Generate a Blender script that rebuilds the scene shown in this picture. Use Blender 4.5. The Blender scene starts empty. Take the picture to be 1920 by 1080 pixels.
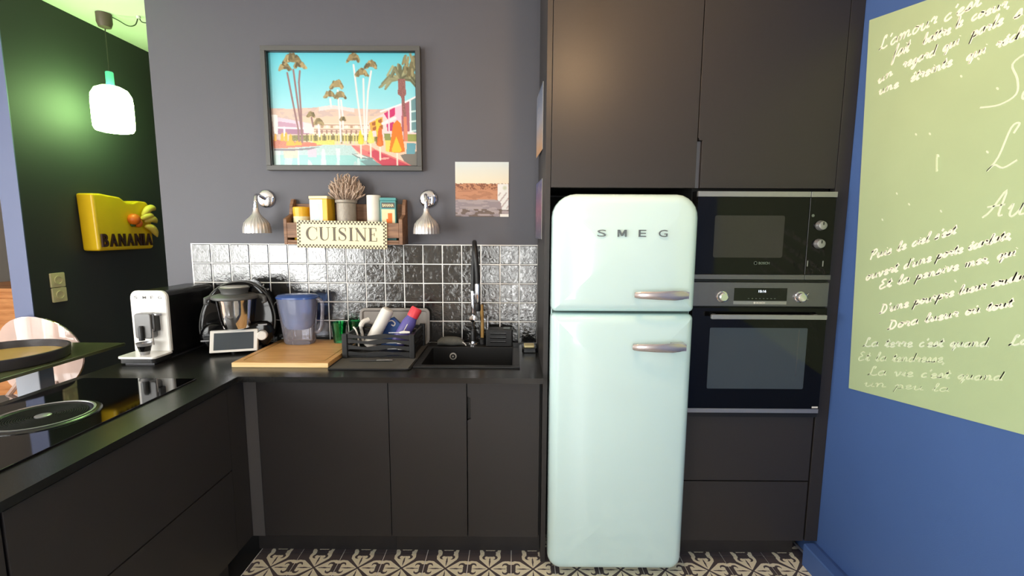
import bpy, math, random
import numpy as np
from mathutils import Vector, Matrix
random.seed(7)
C = bpy.context.scene.collection
sc = bpy.context.scene
PI = math.pi

# ------------------------------------------------------------------ camera
FPX, PITCH, YAW, ROLL = 877.26, .1223, .0037, .005
CAM = Vector((0.0, -2.5882, 1.5299))
fw = Vector((-math.sin(YAW)*math.cos(PITCH), math.cos(YAW)*math.cos(PITCH), -math.sin(PITCH)))
rt = Vector((math.cos(YAW), math.sin(YAW), 0)); up = rt.cross(fw)
R_ = math.cos(ROLL)*rt + math.sin(ROLL)*up; U_ = -math.sin(ROLL)*rt + math.cos(ROLL)*up
cd = bpy.data.cameras.new('camera'); cam = bpy.data.objects.new('camera', cd); C.objects.link(cam)
cd.sensor_width = 36; cd.lens = FPX/1920*36; cd.clip_start = .02
cam.matrix_world = Matrix(((R_.x, U_.x, -fw.x, CAM.x), (R_.y, U_.y, -fw.y, CAM.y), (R_.z, U_.z, -fw.z, CAM.z), (0, 0, 0, 1)))
sc.camera = cam
# ------------------------------------------------------------------ world, daylight, exposure
w = bpy.data.worlds.new('world'); sc.world = w; w.use_nodes = True
nt = w.node_tree; bg = nt.nodes['Background']
sky = nt.nodes.new('ShaderNodeTexSky'); sky.sky_type = 'NISHITA'; sky.sun_disc = False
sky.sun_elevation = math.radians(40); sky.sun_rotation = math.radians(120)
nt.links.new(sky.outputs[0], bg.inputs[0]); bg.inputs[1].default_value = .25

def area(name, loc, rot, sx, sy, radiance, col=(1, 1, 1)):
    l = bpy.data.lights.new(name, 'AREA'); l.shape = 'RECTANGLE'; l.size = sx; l.size_y = sy
    l.energy = radiance*PI*sx*sy; l.color = col
    o = bpy.data.objects.new(name, l); C.objects.link(o); o.location = loc; o.rotation_euler = rot
    return o
# daylight standing in the glazed openings of the rear wall
WIN = [(-4.55, -2.55, .06, 2.6, 23.0), (-.15, .40, .06, 2.55, 20.0)]
SIDE_FILL = (-4.35, -1.35, .06, 2.6, 15.0)      # unseen opening added in the left outer wall to brighten the right wall
for (a, b, c, d, L) in WIN:
    area('daylight', ((a+b)/2, -4.74, (c+d)/2), (PI/2, 0, 0), b-a, d-c, L, (1, .985, .96))
a, b, c, d, L = SIDE_FILL
area('daylight', (-4.74, (a+b)/2, (c+d)/2), (PI/2, 0, -PI/2), b-a, d-c, L, (1, .985, .96))  # fill light for the right wall, in the added side opening
sc.view_settings.view_transform = 'Standard'; sc.view_settings.look = 'None'
sc.view_settings.exposure = -0.24; sc.view_settings.gamma = 1.0; sc.view_settings.use_curve_mapping = False
try:
    sc.cycles.use_denoising = True; sc.cycles.max_bounces = 8; sc.cycles.sample_clamp_indirect = 8
    sc.cycles.caustics_reflective = False; sc.cycles.caustics_refractive = False
except Exception: pass

# ------------------------------------------------------------------ materials
def lin(c):
    c = [x/255 for x in c]
    return tuple(x/12.92 if x <= .04045 else ((x+.055)/1.055)**2.4 for x in c)
MATS = {}
def mat(name, rgb, rough=.5, metal=0.0, spec=.5, var=.0, vs=20.0, bump=0.0, bs=60.0, trans=0.0, alpha=1.0, emit=None, es=0.0, coat=0.0, ior=1.45, linear=False):
    m = bpy.data.materials.new(name); m.use_nodes = True; t = m.node_tree; b = t.nodes['Principled BSDF']
    col = rgb if linear else lin(rgb)
    b.inputs['Base Color'].default_value = (*col, 1); b.inputs['Roughness'].default_value = rough
    b.inputs['Metallic'].default_value = metal; b.inputs['Specular IOR Level'].default_value = spec
    b.inputs['IOR'].default_value = ior
    b.inputs['Transmission Weight'].default_value = trans; b.inputs['Alpha'].default_value = alpha
    b.inputs['Coat Weight'].default_value = coat; b.inputs['Coat Roughness'].default_value = .04
    if emit: b.inputs['Emission Color'].default_value = (*emit, 1); b.inputs['Emission Strength'].default_value = es
    tc = t.nodes.new('ShaderNodeTexCoord')
    n = t.nodes.new('ShaderNodeTexNoise'); n.inputs['Scale'].default_value = vs; n.inputs['Detail'].default_value = 4
    t.links.new(tc.outputs['Object'], n.inputs['Vector'])
    if var:
        mx = t.nodes.new('ShaderNodeMix'); mx.data_type = 'RGBA'
        mx.inputs[6].default_value = (*[x*(1-var) for x in col], 1); mx.inputs[7].default_value = (*[min(1, x*(1+var)) for x in col], 1)
        t.links.new(n.outputs['Fac'], mx.inputs[0]); t.links.new(mx.outputs[2], b.inputs['Base Color'])
    if bump:
        n2 = t.nodes.new('ShaderNodeTexNoise'); n2.inputs['Scale'].default_value = bs; n2.inputs['Detail'].default_value = 3
        t.links.new(tc.outputs['Object'], n2.inputs['Vector'])
        bp = t.nodes.new('ShaderNodeBump'); bp.inputs['Strength'].default_value = bump; bp.inputs['Distance'].default_value = .01
        t.links.new(n2.outputs['Fac'], bp.inputs['Height']); t.links.new(bp.outputs[0], b.inputs['Normal'])
    MATS[name] = m; return m
def clear(name, rgb, opac=.15, rough=.02, gloss=.9, tint=None):
    """thin clear plastic or glass: see-through tint, a little body colour, mirror-like skin"""
    m = bpy.data.materials.new(name); m.use_nodes = True; t = m.node_tree; out = t.nodes['Material Output']
    t.nodes.remove(t.nodes['Principled BSDF'])
    tr = t.nodes.new('ShaderNodeBsdfTransparent'); tr.inputs[0].default_value = (*(tint or lin(rgb)), 1)
    df = t.nodes.new('ShaderNodeBsdfDiffuse'); df.inputs[0].default_value = (*lin(rgb), 1)
    gl = t.nodes.new('ShaderNodeBsdfGlossy'); gl.inputs['Roughness'].default_value = rough
    fr = t.nodes.new('ShaderNodeFresnel'); fr.inputs[0].default_value = 1.5
    mu = t.nodes.new('ShaderNodeMath'); mu.operation = 'MULTIPLY'; mu.inputs[1].default_value = gloss
    m1 = t.nodes.new('ShaderNodeMixShader'); m1.inputs[0].default_value = opac
    m2 = t.nodes.new('ShaderNodeMixShader')
    t.links.new(tr.outputs[0], m1.inputs[1]); t.links.new(df.outputs[0], m1.inputs[2])
    t.links.new(fr.outputs[0], mu.inputs[0]); t.links.new(mu.outputs[0], m2.inputs[0])
    t.links.new(m1.outputs[0], m2.inputs[1]); t.links.new(gl.outputs[0], m2.inputs[2]); t.links.new(m2.outputs[0], out.inputs[0])
    MATS[name] = m; return m
def wood(name, c1, c2, scale=6.0, axis='X', rough=.5, stretch=12.0):
    m = bpy.data.materials.new(name); m.use_nodes = True; t = m.node_tree; b = t.nodes['Principled BSDF']
    tc = t.nodes.new('ShaderNodeTexCoord'); mp = t.nodes.new('ShaderNodeMapping')
    s = [stretch]*3; s['XYZ'.index(axis)] = 1.0; mp.inputs['Scale'].default_value = s
    n = t.nodes.new('ShaderNodeTexNoise'); n.inputs['Scale'].default_value = scale; n.inputs['Detail'].default_value = 6; n.inputs['Distortion'].default_value = .6
    r = t.nodes.new('ShaderNodeValToRGB'); r.color_ramp.elements[0].position = .3; r.color_ramp.elements[1].position = .7
    r.color_ramp.elements[0].color = (*lin(c1), 1); r.color_ramp.elements[1].color = (*lin(c2), 1)
    t.links.new(tc.outputs['Object'], mp.inputs[0]); t.links.new(mp.outputs[0], n.inputs['Vector']); t.links.new(n.outputs['Fac'], r.inputs[0])
    t.links.new(r.outputs[0], b.inputs['Base Color']); b.inputs['Roughness'].default_value = rough
    MATS[name] = m; return m

mat('wall_grey', (84, 84, 91), .55, var=.04, vs=3, bump=.05, bs=250)
mat('wall_blue', (70, 100, 158), .5, var=.05, vs=4, bump=.05, bs=250)
mat('wall_dark', (44, 48, 46), .62, spec=.4, var=.05, vs=4, bump=.04, bs=250)
mat('wall_far', (92, 90, 92), .6, var=.05, vs=3)
mat('wall_light', (200, 196, 188), .7, var=.03, vs=3)
mat('ceiling_white', (235, 234, 228), .7, var=.02, vs=3)
mat('pillar_blue', (80, 90, 124), .5, var=.03, vs=4)
mat('cab', (47, 44, 44), .47, spec=.45, var=.06, vs=90, bump=.04, bs=500)
mat('cab_filler', (84, 81, 81), .55, var=.05, vs=90)
mat('cab_inside', (16, 15, 15), .7, var=.05)
mat('worktop', (30, 30, 29), .24, spec=.5, var=.12, vs=40, bump=.03, bs=300)
mat('black_gloss', (9, 9, 10), .06, spec=.3, var=.05)
mat('black_plastic', (24, 24, 25), .42, var=.08, vs=50)
mat('black_satin', (20, 20, 21), .25, var=.06)
mat('sink_black', (26, 26, 26), .4, var=.15, vs=200, bump=.05, bs=500)
mat('steel', (160, 160, 162), .36, metal=.7, var=.04, vs=80)
mat('steel_dark', (112, 112, 115), .42, metal=.85, var=.04, vs=80)
mat('chrome', (225, 225, 228), .08, metal=1, var=.02)
mat('silver', (208, 204, 200), .34, metal=.7, var=.06, vs=60)
mat('print_grey', (112, 110, 108), .5, var=.03)
mat('handle_metal', (196, 188, 188), .26, metal=.75, var=.03)
mat('grille_black', (14, 14, 14), .7, spec=.2, var=.1, vs=300)
mat('pale_metal', (200, 198, 192), .35, metal=.2, var=.02)
mat('hob_glass', (8, 8, 9), .05, ior=2.3, var=.05)
mat('white_gloss', (240, 238, 232), .22, var=.02, coat=.3)
mat('white_plastic', (222, 218, 210), .4, var=.03)
mat('cream', (226, 214, 170), .5, var=.04)
mat('grout', (244, 242, 238), .8, var=.05, vs=80)
mat('fridge_green', (207, 233, 232), .12, var=.015, vs=3, coat=.6)
mat('fridge_gap', (70, 88, 84), .6, var=.05)
mat('letter_grey', (120, 128, 126), .3, metal=.7, var=.03)
mat('oven_glass', (62, 70, 76), .08, var=.06, vs=5)
mat('dark_glass', (14, 14, 15), .04, var=.05)
mat('mw_window', (44, 43, 43), .12, var=.1, vs=150)
mat('display', (4, 4, 8), .1, var=.05)
mat('digit', (220, 235, 255), .4, emit=(.8, .9, 1), es=1.5, var=.01)
mat('yellow', (226, 186, 24), .35, var=.06, vs=12, bump=.05, bs=30)
mat('yellow_tin', (222, 172, 40), .35, var=.06, vs=30)
mat('banana', (228, 200, 84), .4, var=.08, vs=20)
mat('orange', (222, 108, 28), .4, var=.08, vs=25)
mat('leaf', (70, 100, 40), .5, var=.1)
mat('brown_text', (52, 26, 18), .5, var=.05)
mat('socket', (206, 196, 148), .45, var=.03)
mat('canopy', (92, 78, 68), .5, var=.04)
mat('cable', (50, 56, 34), .6, var=.05)
mat('teal', (84, 150, 150), .4, var=.05)
mat('lavender', (172, 150, 132), .8, var=.25, vs=60)
mat('pot_zinc', (150, 142, 130), .55, metal=.3, var=.15, vs=40, bump=.2, bs=60)
mat('blue_jug', (60, 88, 150), .2, var=.04)
mat('purple', (92, 84, 152), .35, var=.04)
mat('red', (226, 66, 76), .35, var=.04)
mat('blue_label', (44, 78, 140), .4, var=.05)
mat('grey_tray', (128, 122, 116), .45, var=.04)
mat('grey_mat', (82, 80, 76), .9, var=.15, vs=200, bump=.3, bs=300)
mat('mat_edge', (24, 24, 26), .8, var=.05)
mat('grey_cloth', (98, 98, 92), .9, var=.15, vs=120, bump=.3, bs=160)
mat('sponge', (214, 200, 150), .9, var=.1, vs=100, bump=.3, bs=200)
mat('brew_grey', (112, 112, 112), .35, metal=.4, var=.05)
mat('frame_grey', (80, 80, 78), .45, var=.05, vs=40)
mat('frame_dark', (26, 26, 26), .4, var=.05)
mat('chalkboard', (176, 196, 154), .75, var=.06, vs=5, bump=.03, bs=200)
mat('chalk', (252, 252, 232), .9, var=.06, vs=200)
mat('chalk_white', (222, 232, 208), .9, var=.08, vs=200)
mat('chalk_faint', (214, 226, 192), .9, var=.06, vs=200)
mat('wood_handle', (170, 134, 76), .5, var=.1)
mat('paper', (226, 222, 210), .7, var=.03)
mat('grey_leg', (140, 148, 160), .4, var=.03)
mat('tray_black', (58, 55, 58), .3, var=.05)
mat('tray_brown', (190, 152, 84), .3, var=.1, vs=6)
mat('table_top', (84, 88, 58), .2, ior=2.1, var=.06, vs=5)
mat('check_dark', (74, 62, 48), .5, var=.05)
mat('sign_cream', (230, 220, 180), .5, var=.05, vs=10)
mat('sign_text', (92, 82, 66), .5, var=.05)
mat('lamp_glass', (120, 235, 160), .2, emit=(.56, 1.0, .34), es=42.0, var=.02)
mat('lamp_neck', (60, 170, 120), .15, emit=(.16, .75, .42), es=.75, var=.02)
mat('bulb_warm', (255, 220, 170), .3, emit=(1, .62, .30), es=175.0, var=.01)
mat('wood_floor', (170, 120, 76), .4, var=.12, vs=6)
clear('pane', (235, 240, 240), .02, .01, .6, tint=(.97, .98, .98))
clear('clear_plastic', (226, 220, 232), .17, .03, .9, tint=(.86, .87, .92))
clear('blue_plastic', (140, 176, 232), .4, .05, .9, tint=(.52, .68, .95))
clear('green_glass', (16, 120, 70), .10, .02, 1.3, tint=(.28, .78, .48))
clear('acrylic', (240, 212, 200), .5, .03, 1.0, tint=(.95, .86, .82))  # pinkish reflections are put into the body colour and tint
wood('bamboo', (196, 142, 82), (226, 178, 116), 5, 'X', .4, 10)
wood('bamboo_edge', (226, 190, 128), (240, 212, 156), 6, 'X', .45, 14)
wood('crate_wood', (104, 74, 54), (150, 112, 84), 8, 'X', .6, 8)
wood('chest_wood', (176, 112, 62), (222, 160, 104), 4, 'X', .45, 10)
FONT = None

def attr_mat(name, rough=.4, coat=0.0):
    m = bpy.data.materials.new(name); m.use_nodes = True; t = m.node_tree; b = t.nodes['Principled BSDF']
    a = t.nodes.new('ShaderNodeAttribute'); a.attribute_name = 'print'
    t.links.new(a.outputs['Color'], b.inputs['Base Color']); b.inputs['Roughness'].default_value = rough; b.inputs['Coat Weight'].default_value = coat
    MATS[name] = m; return m
attr_mat('print_gloss', .22); attr_mat('print_matt', .5)

# glazed handmade wall tile
def zellige():
    m = bpy.data.materials.new('zellige'); m.use_nodes = True; t = m.node_tree; b = t.nodes['Principled BSDF']
    b.inputs['Roughness'].default_value = .07; b.inputs['IOR'].default_value = 1.95
    tc = t.nodes.new('ShaderNodeTexCoord'); oi = t.nodes.new('ShaderNodeObjectInfo')
    ad = t.nodes.new('ShaderNodeVectorMath'); ad.operation = 'ADD'
    sc_ = t.nodes.new('ShaderNodeVectorMath'); sc_.operation = 'SCALE'; sc_.inputs['Scale'].default_value = 37.0
    cb = t.nodes.new('ShaderNodeCombineXYZ')
    for i in range(3): t.links.new(oi.outputs['Random'], cb.inputs[i])
    t.links.new(cb.outputs[0], sc_.inputs[0]); t.links.new(tc.outputs['Object'], ad.inputs[0]); t.links.new(sc_.outputs[0], ad.inputs[1])
    n = t.nodes.new('ShaderNodeTexNoise'); n.inputs['Scale'].default_value = 34; n.inputs['Detail'].default_value = 5; n.inputs['Roughness'].default_value = .58; n.inputs['Distortion'].default_value = 1.6
    t.links.new(ad.outputs[0], n.inputs['Vector'])
    bp = t.nodes.new('ShaderNodeBump'); bp.inputs['Strength'].default_value = .16; bp.inputs['Distance'].default_value = .010
    t.links.new(n.outputs['Fac'], bp.inputs['Height']); t.links.new(bp.outputs[0], b.inputs['Normal'])
    r = t.nodes.new('ShaderNodeMapRange'); r.inputs[3].default_value = .008; r.inputs[4].default_value = .03
    t.links.new(oi.outputs['Random'], r.inputs[0])
    c2 = t.nodes.new('ShaderNodeCombineColor')
    for i in range(3): t.links.new(r.outputs[0], c2.inputs[i])
    t.links.new(c2.outputs[0], b.inputs['Base Color'])
    MATS['zellige'] = m
zellige()

# printed cement floor tile: math on the tile's own coordinates
def cement():
    m = bpy.data.materials.new('cement'); m.use_nodes = True; t = m.node_tree; b = t.nodes['Principled BSDF']
    b.inputs['Roughness'].default_value = .26
    tc = t.nodes.new('ShaderNodeTexCoord'); sx = t.nodes.new('ShaderNodeSeparateXYZ'); t.links.new(tc.outputs['Object'], sx.inputs[0])
    def M(op, a, b_=None, c=None):
        n = t.nodes.new('ShaderNodeMath'); n.operation = op
        for i, v in enumerate((a, b_, c)):
            if v is None: continue
            if isinstance(v, (int, float)): n.inputs[i].default_value = v
            else: t.links.new(v, n.inputs[i])
        return n.outputs[0]
    nz = t.nodes.new('ShaderNodeTexNoise'); nz.inputs['Scale'].default_value = 90; t.links.new(tc.outputs['Object'], nz.inputs['Vector'])
    jit = M('MULTIPLY', M('SUBTRACT', nz.outputs['Fac'], .5), .05)
    ax = M('ADD', M('MULTIPLY', M('ABSOLUTE', sx.outputs[0]), 10.0), jit); ay = M('ADD', M('MULTIPLY', M('ABSOLUTE', sx.outputs[1]), 10.0), jit)
    u = M('MAXIMUM', ax, ay); v = M('MINIMUM', ax, ay)
    du = M('SUBTRACT', u, .80)
    w1 = M('SUBTRACT', M('MULTIPLY', u, .86), .045)
    w2 = M('SUBTRACT', .50, M('MULTIPLY', M('MULTIPLY', du, du), .75))
    petal = M('LESS_THAN', v, M('MINIMUM', w1, w2))
    stem = M('MULTIPLY', M('GREATER_THAN', u, .80), M('LESS_THAN', v, .27))
    def circ(cu, cv, r):
        a = M('SUBTRACT', u, cu); c = M('SUBTRACT', v, cv)
        return M('LESS_THAN', M('ADD', M('MULTIPLY', a, a), M('MULTIPLY', c, c)), r*r)
    hook = M('MULTIPLY', circ(.74, .215, .145), M('SUBTRACT', 1, circ(.715, .15, .095)))
    hook = M('MULTIPLY', hook, M('GREATER_THAN', M('ADD', u, M('MULTIPLY', v, .8)), .74))
    axis = M('LESS_THAN', v, M('MULTIPLY', M('SUBTRACT', .36, M('ABSOLUTE', M('SUBTRACT', u, .46))), .12))
    star = M('LESS_THAN', u, .07)
    dark = M('MAXIMUM', M('MAXIMUM', stem, hook), M('MAXIMUM', axis, star))
    fac = M('MULTIPLY', petal, M('SUBTRACT', 1, dark))
    n2 = t.nodes.new('ShaderNodeTexNoise'); n2.inputs['Scale'].default_value = 25; n2.inputs['Detail'].default_value = 5; t.links.new(tc.outputs['Object'], n2.inputs['Vector'])
    mx = t.nodes.new('ShaderNodeMix'); mx.data_type = 'RGBA'
    mx.inputs[6].default_value = (*lin((92, 84, 86)), 1); mx.inputs[7].default_value = (*lin((255, 246, 220)), 1); t.links.new(fac, mx.inputs[0])
    m2 = t.nodes.new('ShaderNodeMix'); m2.data_type = 'RGBA'; m2.blend_type = 'MULTIPLY'; m2.inputs[0].default_value = .06
    t.links.new(mx.outputs[2], m2.inputs[6]); t.links.new(n2.outputs['Fac'], m2.inputs[7]); t.links.new(m2.outputs[2], b.inputs['Base Color'])
    MATS['cement'] = m
cement()

# ------------------------------------------------------------------ mesh helpers
class MB:
    def __init__(s): s.v = []; s.f = []; s.sm = []
    def add(s, vs, fs, smooth=False):
        o = len(s.v); s.v += [tuple(map(float, p)) for p in vs]; s.f += [tuple(i+o for i in f) for f in fs]; s.sm += [smooth]*len(fs); return s
    def box(s, x0, x1, y0, y1, z0, z1):
        return s.add([(x0, y0, z0), (x1, y0, z0), (x1, y1, z0), (x0, y1, z0), (x0, y0, z1), (x1, y0, z1), (x1, y1, z1), (x0, y1, z1)],
                     [(0, 3, 2, 1), (4, 5, 6, 7), (0, 1, 5, 4), (1, 2, 6, 5), (2, 3, 7, 6), (3, 0, 4, 7)])
    def ext(s, poly, plane, a, b, smooth=False):
        """extrude a 2-D outline; plane xz runs along y, xy along z, yz along x"""
        def P(p, d): return {'xz': (p[0], d, p[1]), 'xy': (p[0], p[1], d), 'yz': (d, p[0], p[1])}[plane]
        n = len(poly); vs = [P(p, a) for p in poly]+[P(p, b) for p in poly]
        fs = [tuple(range(n-1, -1, -1)), tuple(range(n, 2*n))]
        s.add(vs, fs); o = len(s.v)-2*n
        s.f += [(o+i, o+(i+1) % n, o+n+(i+1) % n, o+n+i) for i in range(n)]; s.sm += [smooth]*n
        return s
    def rings(s, rings, cap0=True, cap1=True, smooth=True, closed=True):
        n = len(rings[0]); o = len(s.v)
        for r in rings: s.v += [tuple(map(float, p)) for p in r]
        for k in range(len(rings)-1):
            for i in range(n if closed else n-1):
                j = (i+1) % n
                s.f.append((o+k*n+i, o+k*n+j, o+(k+1)*n+j, o+(k+1)*n+i)); s.sm.append(smooth)
        if cap0: s.f.append(tuple(o+i for i in range(n-1, -1, -1))); s.sm.append(False)
        if cap1: s.f.append(tuple(o+(len(rings)-1)*n+i for i in range(n))); s.sm.append(False)
        return s
    def lathe(s, prof, c=(0, 0, 0), seg=32, axis='z', flute=0, fa=0.0, cap0=True, cap1=True):
        R = []
        for r, h in prof:
            ring = []
            for i in range(seg):
                a = 2*PI*i/seg; rr = r*(1+fa*math.cos(flute*a)) if flute else r
                x, y = rr*math.cos(a), rr*math.sin(a)
                p = {'z': (x, y, h), 'y': (x, -h, y), 'x': (h, x, y)}[axis]
                ring.append((c[0]+p[0], c[1]+p[1], c[2]+p[2]))
            R.append(ring)
        return s.rings(R, cap0, cap1)
    def tube(s, path, r, seg=10, flat=None):
        P = [Vector(p) for p in path]; R = []; prev = None
        for i, p in enumerate(P):
            d = (P[min(i+1, len(P)-1)]-P[max(i-1, 0)]).normalized()
            a = prev if prev is not None else (Vector((0, 0, 1)) if abs(d.z) < .9 else Vector((1, 0, 0)))
            x = (a-d*a.dot(d)).normalized(); y = d.cross(x); prev = x
            rr = r[i] if isinstance(r, (list, tuple)) else r
            fx, fy = flat or (1, 1)
            R.append([p+x*(rr*fx*math.cos(2*PI*k/seg))+y*(rr*fy*math.sin(2*PI*k/seg)) for k in range(seg)])
        return s.rings(R)
    def ball(s, c, r, sx=1, sy=1, sz=1, seg=16, rg=10):
        R = []
        for k in range(1, rg):
            a = PI*k/rg
            R.append([(c[0]+r*sx*math.sin(a)*math.cos(2*PI*i/seg), c[1]+r*sy*math.sin(a)*math.sin(2*PI*i/seg), c[2]-r*sz*math.cos(a)) for i in range(seg)])
        return s.rings(R)
    def build(s, name, m, parent=None, world=True, bevel=0.0, ang=35, bseg=2):
        off = Vector((0, 0, 0))
        if parent is not None and world:
            q = parent
            while q is not None: off += q.location; q = q.parent
        me = bpy.data.meshes.new(name)
        if parent is None:
            a = np.array(s.v); lo, hi = a.min(0), a.max(0); off = Vector(((lo[0]+hi[0])/2, (lo[1]+hi[1])/2, lo[2]))
        me.from_pydata([(p[0]-off.x, p[1]-off.y, p[2]-off.z) for p in s.v], [], s.f)
        me.polygons.foreach_set('use_smooth', s.sm)
        if any(s.sm) or bevel:
            me.set_sharp_from_angle(angle=math.radians(ang)) if any(s.sm) else None
        me.materials.append(MATS[m] if isinstance(m, str) else m)
        me.update()
        o = bpy.data.objects.new(name, me); C.objects.link(o)
        if parent is None: o.location = off
        else: o.parent = parent
        if bevel:
            md = o.modifiers.new('bevel', 'BEVEL'); md.width = bevel; md.segments = bseg; md.limit_method = 'ANGLE'; md.angle_limit = math.radians(40); md.harden_normals = False
        return o
def box(*a): return MB().box(*a)
def tag(o, label, cat=None, group=None, kind=None):
    if label: o['label'] = label
    if cat: o['category'] = cat
    if group: o['group'] = group
    if kind: o['kind'] = kind
    return o
def thing(name, label, cat, loc=(0, 0, 0), rotz=0, group=None):
    o = bpy.data.objects.new(name, None); C.objects.link(o); o.location = loc; o.rotation_euler = (0, 0, rotz); o.empty_display_size = .05
    return tag(o, label, cat, group)
def struct(o): o['kind'] = 'structure'; return o
def rrect(x0, x1, y0, y1, r, n=6):
    rs = r if isinstance(r, (list, tuple)) else [r]*4      # radii: (x0,y0) (x1,y0) (x1,y1) (x0,y1)
    out = []
    for (cx, cy, a0, rr) in ((x0, y0, PI, rs[0]), (x1, y0, 1.5*PI, rs[1]), (x1, y1, 0, rs[2]), (x0, y1, .5*PI, rs[3])):
        mx = cx+rr*(1 if cx == x0 else -1); my = cy+rr*(1 if cy == y0 else -1)
        for k in range(n+1):
            a = a0+.5*PI*k/n; out.append((mx+rr*math.cos(a), my+rr*math.sin(a)))
    return out
def pillow(x0, x1, z0, z1, r, yb, yf, fil, bow=0.0, n=6):
    """door slab facing -y: rounded outline, rolled edge, gently bowed front"""
    R = []; rs = r if isinstance(r, (list, tuple)) else [r]*4
    def ring(d, y): return [(p[0], y, p[1]) for p in rrect(x0+d, x1-d, z0+d, z1-d, [max(q-d, .0015) for q in rs], n)]
    cx, hw_ = (x0+x1)/2, (x1-x0)/2
    def bowed(rg): return [(p[0], p[1]-bow*(1-((p[0]-cx)/hw_)**2), p[2]) for p in rg]
    R.append(ring(0, yb)); R.append(bowed(ring(0, yf+fil)))
    for k in range(1, 9):
        a = .5*PI*k/8; R.append(bowed(ring(fil*(1-math.cos(a)), yf+fil*(1-math.sin(a)))))
    hw = min(x1-x0, z1-z0)/2-.002
    for k in range(1, 13): R.append(bowed(ring(fil+(hw-fil)*k/12, yf)))
    return MB().rings(R, True, True)
def spline(P, n=6):
    P = [np.array(p, float) for p in P]
    if len(P) < 3: return [tuple(p) for p in P]
    Q = [2*P[0]-P[1]]+P+[2*P[-1]-P[-2]]; out = []
    for i in range(1, len(Q)-2):
        for k in range(n):
            t = k/n; a, b, c, d = Q[i-1:i+3]
            out.append(tuple(.5*((2*b)+(-a+c)*t+(2*a-5*b+4*c-d)*t*t+(-a+3*b-3*c+d)*t**3)))
    out.append(tuple(P[-1])); return out
def text(txt, origin, xd, yd, height, width=None, depth=.001, offset=0.0, space=1.0, bold=False):
    """flat lettering in the plane xd,yd, standing `depth` proud; centred on origin"""
    cu = bpy.data.curves.new('lettering', 'FONT'); cu.body = txt; cu.size = 1; cu.offset = offset; cu.space_character = space; cu.resolution_u = 3
    ob = bpy.data.objects.new('lettering', cu); me = bpy.data.meshes.new_from_object(ob)
    v = np.array([tuple(p.co) for p in me.vertices]); fs = [tuple(p.vertices) for p in me.polygons]
    bpy.data.objects.remove(ob); bpy.data.curves.remove(cu); bpy.data.meshes.remove(me)
    lo, hi = v.min(0), v.max(0); sy = height/(hi[1]-lo[1]); sx = width/(hi[0]-lo[0]) if width else sy
    xd, yd, o = Vector(xd), Vector(yd), Vector(origin); nn = xd.cross(yd)
    mb = MB(); cx, cy = (lo+hi)[:2]/2
    P = [o+xd*((p[0]-cx)*sx)+yd*((p[1]-cy)*sy)+nn*depth for p in v]
    mb.add(P, fs); return mb
X3, Y3, Z3 = (1, 0, 0), (0, 1, 0), (0, 0, 1)
def ray(px, py): return fw+R_*((px-960)/FPX)+U_*((540-py)/FPX)
def at(px, py, ax, val):
    d = ray(px, py); t = (val-CAM[ax])/d[ax]; return CAM+d*t
def copy_tree(o, parent=None):
    c = o.copy(); C.objects.link(c); c.parent = parent
    for ch in list(o.children): copy_tree(ch, c)
    return c

# ================================================================== SETTING
WL = -1.93; XR = 1.4078; ZC = 2.75; YF = -.58; XG = -2.553
wb = struct(box(WL, XR+.05, 0, .12, 0, ZC).build('wall_back', 'wall_grey'))
struct(box(XR, XR+.12, -4.8, -.0005, 0, ZC).build('wall_right', 'wall_blue'))
gw = struct(box(XG-.10, XG, -.141, 2.9, 0, ZC).build('wall_left', 'wall_dark'))
tr = struct(box(XG-.101, XG+.0005, -.146, -.1415, 0, ZC).build('trim_1', 'pillar_blue'))
struct(box(-4.68, 2.0, 2.9, 3.0, 0, ZC).build('wall_far', 'wall_far'))
ow = MB(); a, b, c, d, L = SIDE_FILL
ow.box(-4.8, -4.68, -4.8, a, 0, ZC); ow.box(-4.8, -4.68, b, 3.0, 0, ZC); ow.box(-4.8, -4.68, a, b, 0, c); ow.box(-4.8, -4.68, a, b, d, ZC); struct(ow.build('wall_outer', 'wall_light'))
f = MB(); f.box(-4.72, -4.68, a, b, c, c+.05); f.box(-4.72, -4.68, a, b, d-.05, d)
for k in range(4): y = a+(b-a-.06)*k/3; f.box(-4.72, -4.68, y, y+.06, c, d)
for z in (.75, 1.4, 1.95): f.box(-4.715, -4.69, a, b, z-.015, z+.015)
fo = struct(f.build('window_3', 'white_plastic')); box(-4.706, -4.702, a+.05, b-.05, c+.05, d-.05).build('pane', 'pane', fo)  # added window, frames the fill light for the right wall
struct(box(-4.8, XR+.12, -4.85, 3.0, ZC, ZC+.1).build('ceiling', 'ceiling_white'))
rw = MB(); xs = -4.68
for (a, b, c, d, L) in WIN:
    rw.box(xs, a, -4.8, -4.68, 0, ZC); rw.box(a, b, -4.8, -4.68, d, ZC); rw.box(a, b, -4.8, -4.68, 0, c); xs = b
rw.box(xs, XR, -4.8, -4.68, 0, ZC); struct(rw.build('wall_rear', 'wall_light'))
for i, (a, b, c, d, L) in enumerate(WIN):
    f = MB(); t_ = .05
    f.box(a, b, -4.72, -4.68, c, c+t_); f.box(a, b, -4.72, -4.68, d-t_, d); f.box(a, a+t_, -4.72, -4.68, c, d); f.box(b-t_, b, -4.72, -4.68, c, d)
    nv = 3 if i == 0 else 1
    for k in range(1, nv+1):
        if nv > 1 and k <= nv: x = a+(b-a)*k/(nv+1); f.box(x-.035, x+.035, -4.72, -4.68, c, d)
    for z in (.75, 1.4, 1.95): f.box(a, b, -4.715, -4.69, z-.015, z+.015)
    fo = struct(f.build('window_%d' % (i+1), 'white_plastic'))
    box(a+t_, b-t_, -4.706, -4.702, c+t_, d-t_).build('pane', 'pane', fo)

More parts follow.
